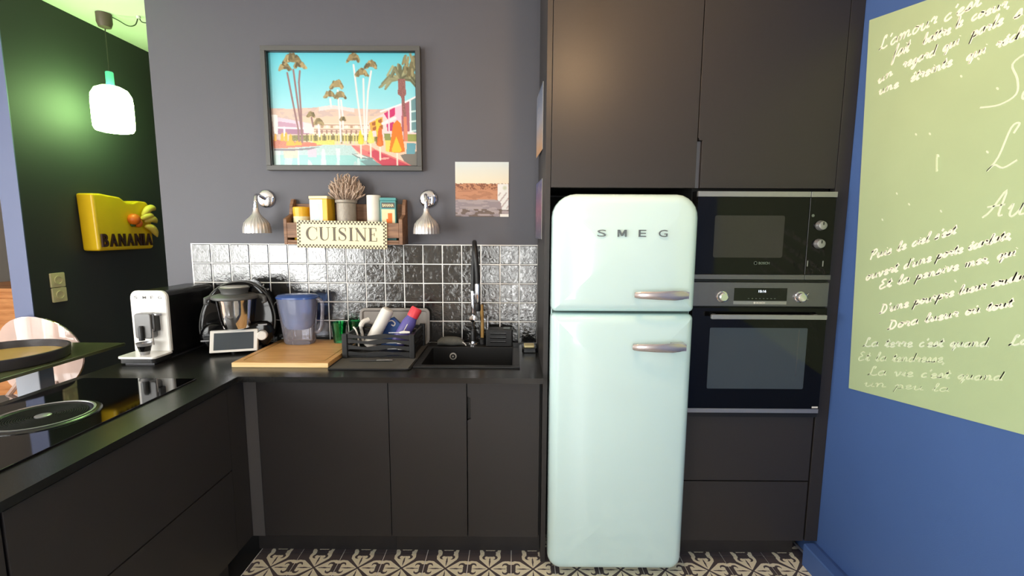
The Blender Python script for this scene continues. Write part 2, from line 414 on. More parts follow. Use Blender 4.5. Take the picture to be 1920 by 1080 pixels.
# floor: screed plus cement tiles laid one by one
fl = struct(box(-4.8, XR+.12, -4.85, 3.0, -.06, -.006).build('floor', 'wood_floor'))
box(-1.9, XR, -2.75, 0, -.006, -.0035).build('tile_bed', 'grout', fl)
tm = None
for r in range(0, 12):
    for k in range(-4, 13):
        cx = -1.105+.2*k; cy = -.43-.2*r
        if cx < -1.25 and True: continue
        hx0, hx1 = -.0985, .0985
        if tm is None:
            o = MB().box(-.0979, .0979, -.0979, .0979, -.004, 0).build('floor_tile', 'cement', fl, world=False); tm = o.data
        else:
            o = bpy.data.objects.new('floor_tile', tm); C.objects.link(o); o.parent = fl
        o.location = (cx-fl.location.x, cy-fl.location.y, 0-fl.location.z)
box(-1.9, -1.21, -2.75, 0, -.0035, -.0005).build('floor_strip', 'cab_inside', fl)
bb = struct(MB().ext([(XR-.064, 0), (XR-.0005, 0), (XR-.0005, .1), (XR-.02, .106), (XR-.06, .104), (XR-.064, .098)], 'xz', -4.6, -.585).build('baseboard_right', 'wall_blue'))

# backsplash
TP = .1064; TX = -1.7786; TZ = 1.4492
box(TX-.004, .1303, -.0075, -.0002, .901, TZ+.002).build('grout_bed', 'grout', wb)
tmesh = {}
for i in range(18):
    for j in range(5):
        x0, x1 = TX+i*TP+.0024, min(TX+(i+1)*TP-.0024, .129); z1 = TZ-j*TP-.0024; z0 = z1-TP+.0048 if j < 4 else .9025
        key = (round(x1-x0, 4), round(z1-z0, 4))
        hx, hz = (x1-x0)/2, (z1-z0)/2
        if key not in tmesh:
            m = MB(); e = .003
            m.rings([[(-hx, 0, -hz), (hx, 0, -hz), (hx, 0, hz), (-hx, 0, hz)], [(-hx, -.0075, -hz), (hx, -.0075, -hz), (hx, -.0075, hz), (-hx, -.0075, hz)],
                     [(-hx+e, -.0095, -hz+e), (hx-e, -.0095, -hz+e), (hx-e, -.0095, hz-e), (-hx+e, -.0095, hz-e)]], True, True, False)
            o = m.build('wall_tile', 'zellige', wb, world=False); tmesh[key] = o.data
        else:
            o = bpy.data.objects.new('wall_tile', tmesh[key]); C.objects.link(o); o.parent = wb
        o.location = (x0+hx-wb.location.x, -.0002-wb.location.y, z0+hz-wb.location.z)
        o.rotation_euler = (random.uniform(-.012, .012), 0, random.uniform(-.012, .012))

# ================================================================== TALL CABINETS
t = thing('fridge_cabinet', 'tall black cabinet surround over the mint fridge with one wide door', 'cabinet', (.45, -.3, 0))
box(.1306, .1526, YF, -.0005, 0, ZC-.004).build('side_panel', 'cab', t, bevel=.001)
box(.153, .761, -.555, -.0005, 1.72, ZC-.006).build('carcass', 'cab_inside', t)
box(.1545, .7600, YF, -.559, 1.711, ZC-.004).build('door', 'cab', t, bevel=.0012)
box(.153, .761, -.02, -.0005, 0, 1.71).build('back_panel', 'cab_inside', t)
t = thing('oven_cabinet', 'tall black cabinet beside the blue wall housing microwave and oven', 'cabinet', (1.06, -.3, 0))
box(.7625, 1.3480, -.54, -.0005, .115, ZC-.006).build('carcass', 'cab_inside', t)
# upper door with a finger notch cut into its lower left corner
d = MB().ext([(.782, 1.711), (1.3475, 1.711), (1.3475, ZC-.004), (.7635, ZC-.004), (.7635, 1.918), (.7700, 1.906), (.782, 1.906)], 'xz', YF, -.559).build('door', 'cab', t, bevel=.0012)
box(.7640, .7800, -.565, -.560, 1.712, 1.904).build('grip_recess', 'steel_dark', d)
d = box(.7640, 1.3420, YF, -.559, .408, .711).build('drawer', 'cab', t, bevel=.0012)
d = box(.7640, 1.3420, YF, -.559, .113, .402).build('drawer', 'cab', t, bevel=.0012)
box(.7640, 1.3420, -.559, -.549, .400, .412).build('grip_rail', 'cab_inside', t)
box(1.3500, XR-.001, YF, -.545, .113, ZC-.004).build('filler_panel', 'cab', t, bevel=.001)
box(.7640, 1.3430, -.505, -.49, 0, .110).build('plinth', 'cab', t)

# ================================================================== BASE CABINETS
t = thing('dishwasher_cabinet', 'wide black base cabinet under the cutting board beside the corner filler', 'cabinet', (-.85, -.3, 0))
box(-1.1450, -.5580, -.555, -.02, .115, .874).build('carcass', 'cab_inside', t)
box(-1.1440, -.5590, YF, -.559, .122, .866).build('door', 'cab', t, bevel=.0012)
box(-1.275, -1.1480, -.575, -.555, .115, .874).build('filler_panel', 'cab_filler', t, bevel=.001)
box(-1.22, -.5580, -.505, -.49, 0, .110).build('plinth', 'cab', t)
t = thing('sink_cabinet', 'black two-door base cabinet under the black sink beside the fridge', 'cabinet', (-.21, -.3, 0))
b_ = MB(); b_.box(-.5570, -.540, -.555, -.02, .115, .874); b_.box(.11, .1295, -.555, -.02, .115, .874); b_.box(-.54, .11, -.555, -.02, .115, .135); b_.build('carcass', 'cab_inside', t)
box(-.5560, -.2080, YF, -.559, .122, .866).build('door', 'cab', t, bevel=.0012)
MB().ext([(-.2040, .122), (.1180, .122), (.1180, .866), (-.2040, .866), (-.2040, .795), (-.190, .788), (-.190, .690), (-.2040, .683)], 'xz', YF, -.559).build('door', 'cab', t, bevel=.0012)
box(-.2035, -.188, -.562, -.557, .685, .793).build('grip_recess', 'black_plastic', t)
box(-.5570, .1295, -.505, -.49, 0, .110).build('plinth', 'cab', t)
for k, (ya, yb, lab) in enumerate(((-1.567, -.700, 'black two-drawer base cabinet of the peninsula below the hob, next to the corner'),
                                   (-2.28, -1.571, 'black two-drawer base cabinet at the near end of the peninsula'))):
    t = thing('peninsula_cabinet', lab, 'cabinet', (-1.5, (ya+yb)/2, 0))
    box(-1.80, -1.224, ya+.002, yb-.002, .115, .874).build('carcass', 'cab_inside', t)
    box(-1.222, -1.200, ya+.002, yb-.002, .508, .866).build('drawer', 'cab', t, bevel=.0012)
    box(-1.222, -1.200, ya+.002, yb-.002, .122, .502).build('drawer', 'cab', t, bevel=.0012)
    box(-1.84, -1.801, ya+.001, yb-.001, 0, .874).build('back_panel', 'cab', t)
    box(-1.265, -1.25, ya, yb, 0, .110).build('plinth', 'cab', t)
    if k == 0: box(-1.222, -1.202, -.699, -.580, .122, .866).build('corner_panel', 'cab', t)

# worktop: one continuous L with the sink cut-out
wt = MB(); zt0, zt1 = .8755, .9000
sx0, sx1, sy0, sy1 = -.445, .012, -.485, -.06
wt.ext([(-1.86, -2.3), (-1.186, -2.3), (-1.186, -.642), (sx0, -.642), (sx0, -.0115), (-1.86, -.0115)], 'xy', zt0, zt1)
wt.box(sx1, .1302, -.642, -.0115, zt0, zt1); wt.box(sx0, sx1, -.642, sy0, zt0, zt1); wt.box(sx0, sx1, sy1, -.0115, zt0, zt1)
tag(wt.build('worktop', 'worktop'), 'black satin worktop running in an L along the tiles and peninsula', 'worktop')

# sink
t = thing('sink', 'black inset granite sink under the tap beside the fridge panel', 'sink', (-.21, -.27, .9))
r_ = MB(); ox0, ox1, oy0, oy1 = -.462, .030, -.502, -.035; ix0, ix1, iy0, iy1 = -.430, -.005, -.470, -.135
r_.box(ox0, ox1, oy0, iy0, .9002, .908); r_.box(ox0, ox1, iy1, oy1, .9002, .908); r_.box(ox0, ix0, iy0, iy1, .9002, .908); r_.box(ix1, ox1, iy0, iy1, .9002, .908)
r_.build('rim', 'sink_black', t, bevel=.002)
b_ = MB(); g = .006
b_.box(ix0-g, ix0, iy0-g, iy1+g, .72, .902); b_.box(ix1, ix1+g, iy0-g, iy1+g, .72, .902); b_.box(ix0, ix1, iy0-g, iy0, .72, .902); b_.box(ix0, ix1, iy1, iy1+g, .72, .902); b_.box(ix0-g, ix1+g, iy0-g, iy1+g, .714, .72)
b_.build('basin', 'sink_black', t)
ov = MB().lathe([(.019, 0), (.019, .003), (.013, .004), (.012, .002)], (-.324, iy1, .857), 24, 'y').build('overflow_ring', 'pale_metal', t)
MB().lathe([(.0125, 0), (.0125, .005)], (-.324, iy1, .857), 18, 'y').build('overflow_hole', 'black_plastic', ov)
MB().lathe([(.005, 0), (.005, .007)], (-.324, iy1, .857), 12, 'y').build('overflow_screw', 'pale_metal', ov)
MB().lathe([(.04, .72), (.04, .723), (.02, .724)], (-.22, -.3, 0), 24).build('drain', 'chrome', t)

# ================================================================== FRIDGE
t = thing('fridge', 'mint green retro two-door fridge with chrome lever handles', 'fridge', (.456, -.33, 0))
fx0, fx1 = .157, .755
MB().ext(rrect(fx0+.004, fx1-.004, .045, 1.668, [.02, .02, .08, .08]), 'xz', -.605, -.025).build('body', 'fridge_green', t)
box(fx0+.02, fx1-.02, -.60, -.55, .0, .05).build('foot_base', 'black_plastic', t)
dt = pillow(fx0, fx1, 1.194, 1.679, [.02, .02, .095, .095], -.600, -.672, .040, .024).build('freezer_door', 'fridge_green', t, ang=50)
db = pillow(fx0, fx1, .030, 1.184, [.055, .055, .02, .02], -.600, -.672, .040, .024).build('fridge_door', 'fridge_green', t, ang=50)
MB().ext(rrect(fx0+.008, fx1-.008, .06, 1.66, [.02, .02, .07, .07]), 'xz', -.612, -.600).build('seal', 'fridge_gap', t)
for ch, x in zip('SMEG', (.352, .434, .515, .598)):
    if ch == 'M': MB().ext([(x+(a-.5)*.036, 1.507+b*.028) for a, b in ((0, 0), (.17, 0), (.17, .66), (.43, .12), (.57, .12), (.83, .66), (.83, 0), (1, 0), (1, 1), (.76, 1), (.5, .44), (.24, 1), (0, 1))], 'xz', -.6975, -.690).build('letter', 'letter_grey', dt); continue
    text(ch, (x, -.697, 1.521), X3, Z3, .028, .036 if ch != 'E' else .031, .0006, offset=.004).build('letter', 'letter_grey', dt)
for z, pa in ((1.274, dt), (1.059, db)):
    h = MB(); xa, xb = .486, .703
    pr = [(0, .010), (.03, .014), (.12, .017), (.45, .020), (.75, .023), (.88, .020), (1, .013)]
    h.rings([[(xa+(xb-xa)*s, -.722-.012*math.sin(PI*min(s*1.05, 1))+.35*q*math.cos(a), z+.95*q*math.sin(a)*.9) for a in [2*PI*k/14 for k in range(14)]] for s, q in pr])
    h.box(xb-.052, xb+.002, -.725, -.676, z-.014, z+.014); h.box(xa+.01, xa+.03, -.722, -.684, z-.007, z+.007)
    h.build('handle', 'handle_metal', pa, ang=40)

# ================================================================== MICROWAVE
t = thing('microwave', 'built-in black microwave with two chrome knobs above the oven', 'microwave', (1.055, -.56, 1.325))
box(.7650, 1.3440, -.592, -.545, 1.3270, 1.6975).build('housing', 'black_satin', t)
dr = box(.7660, 1.2330, -.603, -.5925, 1.350, 1.6725).build('door', 'black_gloss', t, bevel=.001)
wn = MB().ext(rrect(.842, 1.134, 1.421, 1.597, .008), 'xz', -.6036, -.6031).build('window', 'mw_window', dr)
box(.846, .925, -.6041, -.6037, 1.430, 1.588).build('rack_panel', 'steel_dark', wn) if False else None
text('BOSCH', (1.060, -.6031, 1.398), X3, Z3, .011, .046, .0005, offset=.03).build('lettering', 'letter_grey', dr)
MB().lathe([(.0075, 0), (.0075, .0006), (.0055, .0006), (.0055, 0)], (1.024, -.6031, 1.398), 18, 'y').build('emblem', 'letter_grey', dr)
cp = box(1.2350, 1.3430, -.603, -.5925, 1.350, 1.6725).build('control_panel', 'black_gloss', t, bevel=.001)
for x, z in ((1.284, 1.557), (1.283, 1.481)):
    k = MB().lathe([(.021, 0), (.021, .006), (.019, .010), (.017, .020), (.012, .022)], (x, -.603, z), 28, 'y').build('knob', 'steel', cp)
    box(x-.002, x+.002, -.6262, -.6251, z+.002, z+.014).build('pointer', 'black_plastic', k)
for x in (1.243, 1.308): box(x-.0018, x+.0018, -.605, -.603, 1.385, 1.409).build('button', 'steel', cp)
MB().lathe([(.006, 0), (.006, .002)], (1.250, -.603, 1.598), 12, 'y').build('indicator', 'letter_grey', cp)
box(.7655, 1.2330, -.608, -.5925, 1.6740, 1.6960).build('trim_strip', 'steel', t, bevel=.001)
box(1.2350, 1.3435, -.608, -.5925, 1.6740, 1.6960).build('trim_strip', 'steel', t, bevel=.001)
box(.7655, 1.2330, -.608, -.5925, 1.3285, 1.3490).build('trim_strip', 'steel_dark', t, bevel=.001)
box(1.2350, 1.3435, -.608, -.5925, 1.3285, 1.3490).build('trim_strip', 'steel_dark', t, bevel=.001)

# ================================================================== OVEN
t = thing('oven', 'built-in steel and black glass oven under the microwave', 'oven', (1.055, -.56, .72))
box(.7650, 1.3440, -.590, -.545, .7150, 1.3250).build('housing', 'black_satin', t)
cp = box(.7660, 1.3430, -.604, -.5905, 1.2130, 1.3150).build('control_panel', 'steel_dark', t, bevel=.001)
dp = box(.941, 1.166, -.6056, -.604, 1.2370, 1.2915).build('display', 'display', cp)
text('15:16', (1.060, -.6057, 1.278), X3, Z3, .010, .032, .0004, offset=.02).build('clock_digits', 'digit', dp)
for i in range(8): box(1.0+i*.016, 1.007+i*.016, -.6061, -.6056, 1.2455, 1.2475).build('mark', 'letter_grey', dp)
box(.940, 1.166, -.6056, -.604, 1.2215, 1.2350).build('brand_strip', 'steel', cp)
text('BOSCH', (1.056, -.6057, 1.2283), X3, Z3, .0075, .036, .0004, offset=.03).build('lettering', 'white_plastic', cp)
MB().lathe([(.0045, 0), (.0045, .0005)], (1.030, -.6057, 1.2283), 14, 'y').build('emblem', 'white_plastic', cp)
for x in (.890, 1.222):
    k = MB().lathe([(.024, 0), (.024, .004), (.020, .006), (.019, .022), (.015, .025)], (x, -.604, 1.254), 28, 'y').build('knob', 'chrome', cp)
MB().tube([(1.262+.012*math.cos(a), -.6055, 1.256+.014*math.sin(a)) for a in [PI*(.62+.76*k/8) for k in range(9)]], .0018, 6).build('handle_ring', 'chrome', cp)
dr = box(.7660, 1.3430, -.606, -.5905, .7580, 1.2060).build('door', 'black_gloss', t, bevel=.001)
wn = MB().ext(rrect(.846, 1.266, .848, 1.119, .006), 'xz', -.6066, -.6061).build('window', 'oven_glass', dr)
box(1.228, 1.2305, -.6072, -.6067, .900, 1.112).build('seal_edge', 'steel_dark', wn)
hb = MB().ext(rrect(.832, 1.316, 1.1640, 1.1835, .004), 'xz', -.650, -.636)
hb.box(.85, .865, -.637, -.606, 1.168, 1.180); hb.box(1.285, 1.30, -.637, -.606, 1.168, 1.180); hb.build('handle', 'steel', dr, bevel=.0015)
box(1.312, 1.338, -.6072, -.606, .762, .769).build('label_tag', 'white_plastic', dr)
box(.7660, 1.3430, -.605, -.5905, .7375, .7570).build('trim_strip', 'steel', t, bevel=.001)
box(.7660, 1.3430, -.597, -.5905, .7160, .7365).build('vent_strip', 'black_plastic', t)

# ================================================================== HOB
t = thing('induction_hob', 'black glass induction hob with round downdraft extractor on the peninsula', 'hob', (-1.57, -1.11, .9))
box(-1.808, -1.330, -1.53, -.690, .9003, .9065).build('glass_plate', 'hob_glass', t, bevel=.001)
ex = MB().lathe([(.150, .9066), (.150, .9085), (.142, .912), (.128, .9125), (.118, .908), (.112, .9072)], (-1.565, -1.10, 0), 48, cap1=False).build('extractor_ring', 'black_satin', t)
g = MB(); pr = [(.116, .9075)]
for k in range(14): q = .112-.0062*k; pr += [(q, .9105), (q-.0035, .9105), (q-.0042, .9085), (q-.0058, .9085)]
g.lathe(pr, (-1.565, -1.10, 0), 48).build('extractor_grille', 'grille_black', ex)
MB().lathe([(.133, .9118), (.134, .9140), (.128, .9145), (.1265, .9122)], (-1.565, -1.10, 0), 56, cap0=False, cap1=False).build('extractor_trim', 'steel', ex)
MB().lathe([(.022, .908), (.022, .912), (.016, .914)], (-1.565, -1.10, 0), 24).build('grille_button', 'steel', ex)
# ================================================================== COFFEE MACHINE
t = thing('coffee_machine', 'white and black retro bean-to-cup coffee machine on the worktop corner', 'coffee machine', (-1.747, -.24, .9))
cx0, cx1 = -1.836, -1.660
MB().ext(rrect(cx0+.002, cx1-.002, .912, 1.232, [.02, .02, .03, .03]), 'xz', -.366, -.03).build('body', 'black_satin', t)
pn = MB().rings([[(p[0], y, p[1]) for p in rrect(cx0+d, cx1-d, .940+d, 1.236-d, [.004, .004, .034, .034])] for d, y in ((0, -.366), (0, -.378), (.004, -.383))]).build('front_panel', 'white_gloss', t, ang=30)
for ch, x in zip('SMEG', (-1.805, -1.764, -1.727, -1.690)):
    text(ch, (x, -.3835, 1.204), X3, Z3, .013, .017, .001, offset=.01).build('letter', 'print_grey', pn)
dt = MB().ext(rrect(cx0-.002, cx1+.002, -.488, -.372, [.02, .02, .004, .004]), 'xy', .930, .940).build('drip_tray', 'white_gloss', t, bevel=.002)
MB().ext(rrect(cx0+.004, cx1-.004, -.482, -.372, [.02, .02, .004, .004]), 'xy', .908, .930).build('drip_tray_base', 'black_plastic', t)
box(cx0+.02, cx1-.02, -.465, -.06, .9003, .908).build('foot_plate', 'steel_dark', t)
MB().ext(rrect(-1.790, -1.712, 1.012, 1.132, .012), 'xz', -.425, -.383).build('brew_head', 'brew_grey', t, bevel=.004)
MB().lathe([(.012, 1.005), (.012, 1.066), (.008, 1.074)], (-1.756, -.430, 0), 16).build('nozzle', 'black_plastic', t)
box(-1.712, -1.698, -.418, -.383, 1.045, 1.130).build('steam_unit', 'black_plastic', t, bevel=.003)
MB().tube([(-1.706, -.41, 1.126), (-1.690, -.412, 1.126), (-1.676, -.40, 1.126)], .006, 10).build('steam_knob', 'steel', t)
MB().tube([(-1.704, -.425, 1.06), (-1.703, -.43, 1.02), (-1.700, -.432, .985)], .003, 8).build('steam_wand', 'chrome', t)
cup = thing('espresso_cup', 'small chrome espresso cup on the white drip tray', 'cup', (-1.742, -.436, .9405))
MB().lathe([(.018, 0), (.021, .012), (.026, .035), (.034, .056), (.032, .056), (.024, .034), (.018, .008)], (0, 0, 0), 28).build('bowl', 'steel', cup, world=False)
MB().lathe([(.0228, .016), (.0246, .026), (.0292, .042), (.0285, .041)], (0, 0, 0), 28, cap0=False, cap1=False).build('dark_band', 'black_gloss', cup, world=False)

# ================================================================== FOOD PROCESSOR (local, faces -y)
t = thing('food_processor', 'black cooking food processor with steel bowl and white touch screen', 'food processor', (-1.425, -.215, .9), math.radians(17))
egg = [(-.115, .018), (-.155, .045), (-.176, .10), (-.174, .165), (-.155, .235), (-.120, .300), (-.070, .345), (-.005, .364), (.060, .360), (.115, .325), (.155, .265), (.175, .190), (.172, .120), (.150, .060), (.110, .022), (0, .010)]
eg = [(a, b) for a, b in spline(egg+[egg[0]], 4)][:-1]
def scaled(k, cx=0, cz=.18): return [(cx+(a-cx)*k, cz+(b-cz)*k) for a, b in eg]
h = MB(); h.rings([[(a, y, b) for a, b in scaled(k)] for k, y in ((.97, .135), (1, .125), (1, .03), (.985, .012), (.955, .004), (.90, .002))]); h.build('housing', 'black_gloss', t, world=False, ang=40)
rim = MB(); rr = scaled(.985); rim.tube([(a, .006, b) for a, b in rr+[rr[0]]], .0035, 6); rim.build('housing_rim', 'frame_grey', t, world=False)
lo = [(-.125, .014), (-.162, .05), (-.172, .10), (-.140, .150), (-.07, .150), (0, .128), (.07, .150), (.140, .150), (.170, .10), (.155, .055), (.115, .018), (0, .010)]
lo = spline(lo+[lo[0]], 4)[:-1]
MB().rings([[(a*k, y, .08+(b-.08)*k) for a, b in lo] for k, y in ((1.0, .004), (.99, -.012), (.95, -.022), (.88, -.026))]).build('front_base', 'black_gloss', t, world=False, ang=40)
def scr(x0, x1, z0, z1, y, d): return [(x0, y, z0), (x1, y, z0), (x1, y+d, z1), (x0, y+d, z1)]
def slab(x0, x1, z0, z1, yb, yt, th):
    return MB().add([(x0, yb, z0), (x1, yb, z0), (x1, yt, z1), (x0, yt, z1), (x0, yb+th, z0), (x1, yb+th, z0), (x1, yt+th, z1), (x0, yt+th, z1)], [(0, 1, 2, 3), (7, 6, 5, 4), (0, 4, 5, 1), (1, 5, 6, 2), (2, 6, 7, 3), (3, 7, 4, 0)])
s_ = slab(-.118, .098, .014, .120, -.074, -.038, .03).build('screen_frame', 'white_plastic', t, world=False, bevel=.003)
slab(-.100, .080, .026, .108, -.0705, -.0427, .001).build('screen', 'oven_glass', s_, world=False)
MB().lathe([(.024, -.06), (.024, .012), (.020, .016)], (.118, -.040, .086), 28, 'y').build('dial', 'white_plastic', t, world=False)
for (x0, x1, z) in ((-.165, -.128, .066), (.098, .140, .136)): box(x0, x1, -.030, -.022, z, z+.006).build('light_bar', 'steel', t, world=False)
bw = MB().lathe([(.040, .128), (.060, .135), (.070, .165), (.076, .210), (.082, .262), (.087, .285), (.084, .286)], (.006, -.045, 0), 40).build('bowl', 'chrome', t, world=False)
ld = MB().lathe([(.100, .282), (.106, .287), (.104, .297), (.085, .306), (.060, .310), (.060, .318), (.066, .332), (.070, .338), (.064, .341), (.02, .343)], (.006, -.045, 0), 40).build('lid', 'frame_grey', t, world=False)
MB().lathe([(.064, .3415), (.060, .3455), (.02, .347)], (.006, -.045, 0), 32).build('lid_cap', 'silver', ld, world=False)
for s in (-1, 1):
    MB().tube([(.006+s*.085, -.015, .290), (.006+s*.112, -.03, .290), (.006+s*.132, -.04, .282), (.006+s*.134, -.04, .262), (.006+s*.120, -.04, .256)], [.012, .013, .012, .010, .007], 12).build('lock_arm', 'frame_grey', t, world=False)
MB().lathe([(.012, .0), (.012, .018)], (-.02, -.03, 0), 14).build('foot', 'black_plastic', t, world=False)
for x, y in ((-.11, .10), (.11, .10), (.10, -.02)): MB().lathe([(.012, .0), (.012, .03)], (x, y, 0), 14).build('foot', 'black_plastic', t, world=False)

# ================================================================== BOARD, JUG, GLASSES
t = thing('cutting_board', 'bamboo cutting board lying on the worktop under the water jug', 'cutting board', (-1.07, -.27, .9))
MB().ext(rrect(-1.292, -.850, -.505, -.040, .008), 'xy', .9003, .9225).build('board', 'bamboo', t, bevel=.002)
MB().ext(rrect(-1.2925, -.8495, -.5062, -.5052, .0004), 'xy', .901, .9215).build('edge_band', 'bamboo_edge', t)
gpath = [(p[0], p[1], .9226) for p in rrect(-1.262, -.88, -.475, -.07, .02)]
MB().tube(gpath+[gpath[0]], .0028, 6, flat=(.4, 1)).build('juice_groove', 'wood_handle', t)

def oval(cx, cy, z, hx, hy, n=28, p=2.6):
    out = []
    for k in range(n):
        a = 2*PI*k/n; c, s = math.cos(a), math.sin(a)
        out.append((cx+hx*math.copysign(abs(c)**(2/p), c), cy+hy*math.copysign(abs(s)**(2/p), s), z))
    return out
t = thing('water_jug', 'clear filter water jug with translucent blue funnel on the cutting board', 'jug', (-1.150, -.125, .923))
MB().rings([oval(-1.148, -.125, .9235, .074, .050), oval(-1.148, -.125, .932, .080, .054), oval(-1.150, -.125, 1.02, .089, .060), oval(-1.152, -.125, 1.10, .097, .066), oval(-1.153, -.125, 1.170, .105, .072)], True, False).build('pitcher', 'clear_plastic', t)
MB().rings([oval(-1.152, -.125, 1.004, .060, .042), oval(-1.151, -.125, 1.03, .080, .052), oval(-1.152, -.125, 1.10, .091, .060), oval(-1.153, -.125, 1.166, .099, .066)], True, False).build('funnel', 'blue_plastic', t)
MB().rings([oval(-1.150, -.132, 1.003, .048, .036), oval(-1.150, -.132, 1.06, .048, .036), oval(-1.150, -.132, 1.075, .040, .03)]).build('filter_cartridge', 'blue_plastic', t)
MB().rings([oval(-1.152, -.125, 1.168, .108, .074), oval(-1.152, -.125, 1.176, .108, .074), oval(-1.153, -.125, 1.186, .095, .060), oval(-1.15, -.125, 1.190, .05, .03)]).build('lid', 'blue_jug', t, ang=50)
MB().tube(spline([(-1.060, -.125, 1.165), (-1.035, -.125, 1.160), (-1.021, -.125, 1.135), (-1.024, -.125, 1.07), (-1.032, -.125, 1.01), (-1.050, -.125, .985), (-1.068, -.125, .985)], 5), .009, 10, flat=(1, 1.3)).build('handle', 'clear_plastic', t)
for k, (gx, gy, zz) in enumerate(((-.945, -.105, .923), (-.870, -.055, .923))):
    lab = ('small green glass tumbler at the back edge of the cutting board', 'small green glass tumbler half hidden behind the dish rack')[k]
    g = thing('tumbler', lab, 'glass', (gx, gy, zz), group='green glasses')
    MB().lathe([(.001, .001), (.028, .001), (.030, .012), (.033, .05), (.040, .112), (.038, .112), (.031, .05), (.027, .022), (.001, .020)], (0, 0, 0), 28, cap0=False, cap1=False).build('glass_body', 'green_glass', g, world=False)

# ================================================================== MAT, DISH RACK AND ITS CONTENTS
t = thing('drying_mat', 'grey textile drying mat under the dish rack beside the sink', 'mat', (-.65, -.28, .9))
MB().ext(rrect(-.842, -.470, -.535, -.03, .02), 'xy', .9003, .9035).build('mat', 'grey_mat', t)
e = [(p[0], p[1], .9036) for p in rrect(-.843, -.469, -.536, -.029, .02)]
MB().tube(e+[e[0]], .0032, 6).build('piping', 'mat_edge', t)
MB().add([(-.535, -.530, .9045), (-.475, -.532, .910), (-.472, -.375, .9105), (-.525, -.375, .9045), (-.535, -.530, .9037), (-.475, -.532, .9037), (-.472, -.375, .9037), (-.525, -.375, .9037)],
         [(0, 1, 2, 3), (7, 6, 5, 4), (0, 4, 5, 1), (1, 5, 6, 2), (2, 6, 7, 3), (3, 7, 4, 0)]).build('folded_edge', 'grey_mat', t)
rx0, rx1, ry0, ry1 = -.826, -.496, -.345, -.085
t = thing('dish_rack', 'black plastic dish rack with wavy slats beside the sink', 'dish rack', (-.66, -.21, .904))
for (x, y) in ((rx0, ry0), (rx1, ry0), (rx0, ry1), (rx1, ry1)):
    MB().ext(rrect(x-.014, x+.014, y-.012, y+.012, .006, 3), 'xy', .9045, 1.024).build('corner_post', 'black_plastic', t, bevel=.002)
for z, a in ((.925, .002), (.955, .004), (.985, .005), (1.010, .004)):
    for y in (ry0, ry1):
        n = 13; R = []
        for k in range(n):
            s = k/(n-1); x = rx0+(rx1-rx0)*s; zz = z+a*math.cos(2*PI*s*1.5); hh = .0085+.003*math.cos(2*PI*s*2)
            R.append([(x, y-.005, zz-hh), (x, y+.005, zz-hh), (x, y+.005, zz+hh), (x, y-.005, zz+hh)])
        MB().rings(R, smooth=False).build('slat', 'black_plastic', t)
    for x in (rx0, rx1): box(x-.005, x+.005, ry0+.01, ry1-.01, z-.0085, z+.0085).build('slat', 'black_plastic', t)
box(rx0, rx1, ry0, ry1, .908, .914).build('base_tray', 'black_plastic', t)
tl = thing('serving_tray', 'grey rounded tray standing upright behind the dish rack', 'tray', (-.655, -.036, .904))
a_ = MB(); R = []
for d, y in ((0, 0), (.0, -.012), (.012, -.014), (.02, -.006)): R.append([(p[0], y-.018*(1-p[1]/.2), p[1]) for p in rrect(-.192+d, .192-d, 0+d, .198-d, max(.028-d, .006))])
a_.rings(R).build('tray_panel', 'grey_tray', tl, world=False, ang=30)

def bottle(name, lab, cat, base, top, prof, parts, flat=None):
    """profile (t, r) along the axis base -> top; parts: (name, material, t0, t1)"""
    b, e = Vector(base), Vector(top); root = thing(name, lab, cat, base)
    for (pn_, m_, ta, tb) in parts:
        pts = [(q, r) for q, r in prof if ta <= q <= tb]
        MB().tube([b+(e-b)*q for q, r in pts], [r for q, r in pts], 20, flat).build(pn_, m_, root)
    return root
bottle('spray_can', 'plain cream cylinder bottle leaning in the dish rack', 'bottle', (-.748, -.225, .932), (-.645, -.205, 1.128),
       [(0, .028), (.02, .031), (.1, .032), (.9, .032), (.96, .030), (.985, .024), (1, .012)], [('bottle_body', 'white_plastic', 0, 1)])
bt = bottle('shampoo_bottle', 'violet bottle with a red cap leaning in the dish rack', 'bottle', (-.600, -.225, .945), (-.500, -.195, 1.128),
       [(0, .030), (.03, .036), (.3, .038), (.6, .036), (.72, .028), (.75, .026), (.751, .029), (.96, .030), (1, .026)],
       [('bottle_body', 'purple', 0, .75), ('cap', 'red', .751, 1)], flat=(1, .75))
dirv = (Vector((-.500, -.195, 1.128))-Vector((-.600, -.225, .945))).normalized()
text('Hydrate', Vector((-.600, -.225, .945))+dirv*.085+Vector((.006, -.031, .0)), dirv, Vector((-dirv.z, 0, dirv.x)), .008, .045, .004).build('lettering', 'white_plastic', bt) if False else None
p0_, p1_ = Vector((-.600, -.225, .945)), Vector((-.500, -.195, 1.128))
MB().tube([p0_+(p1_-p0_)*q+Vector((.002, -.0285, .004)) for q in (.34, .42, .50, .56)], .0022, 6).build('print_line', 'white_plastic', bt)
t2 = thing('detergent_pack', 'blue detergent pack lying between the two bottles in the rack', 'pack', (-.655, -.16, .916))
MB().ext([(-.70, .92), (-.60, .92), (-.585, 1.03), (-.63, 1.075), (-.695, 1.05)], 'xz', -.175, -.150).build('pack', 'blue_label', t2, bevel=.004)
MB().tube(spline([(-.660, -.1765, 1.050), (-.640, -.1765, 1.058), (-.622, -.1765, 1.045), (-.628, -.1765, 1.030), (-.642, -.1765, 1.036)], 4), .0035, 6).build('swirl_mark', 'white_plastic', t2)
t2 = thing('scrub_brush', 'white plastic dish brush curled over the rim of the rack', 'brush', (-.80, -.22, .93))
MB().tube(spline([(-.800, -.15, .935), (-.802, -.16, .985), (-.804, -.17, 1.02), (-.795, -.16, 1.045), (-.770, -.14, 1.055)], 5), [.008]*11+[.014]*10, 10).build('brush_head', 'white_plastic', t2)
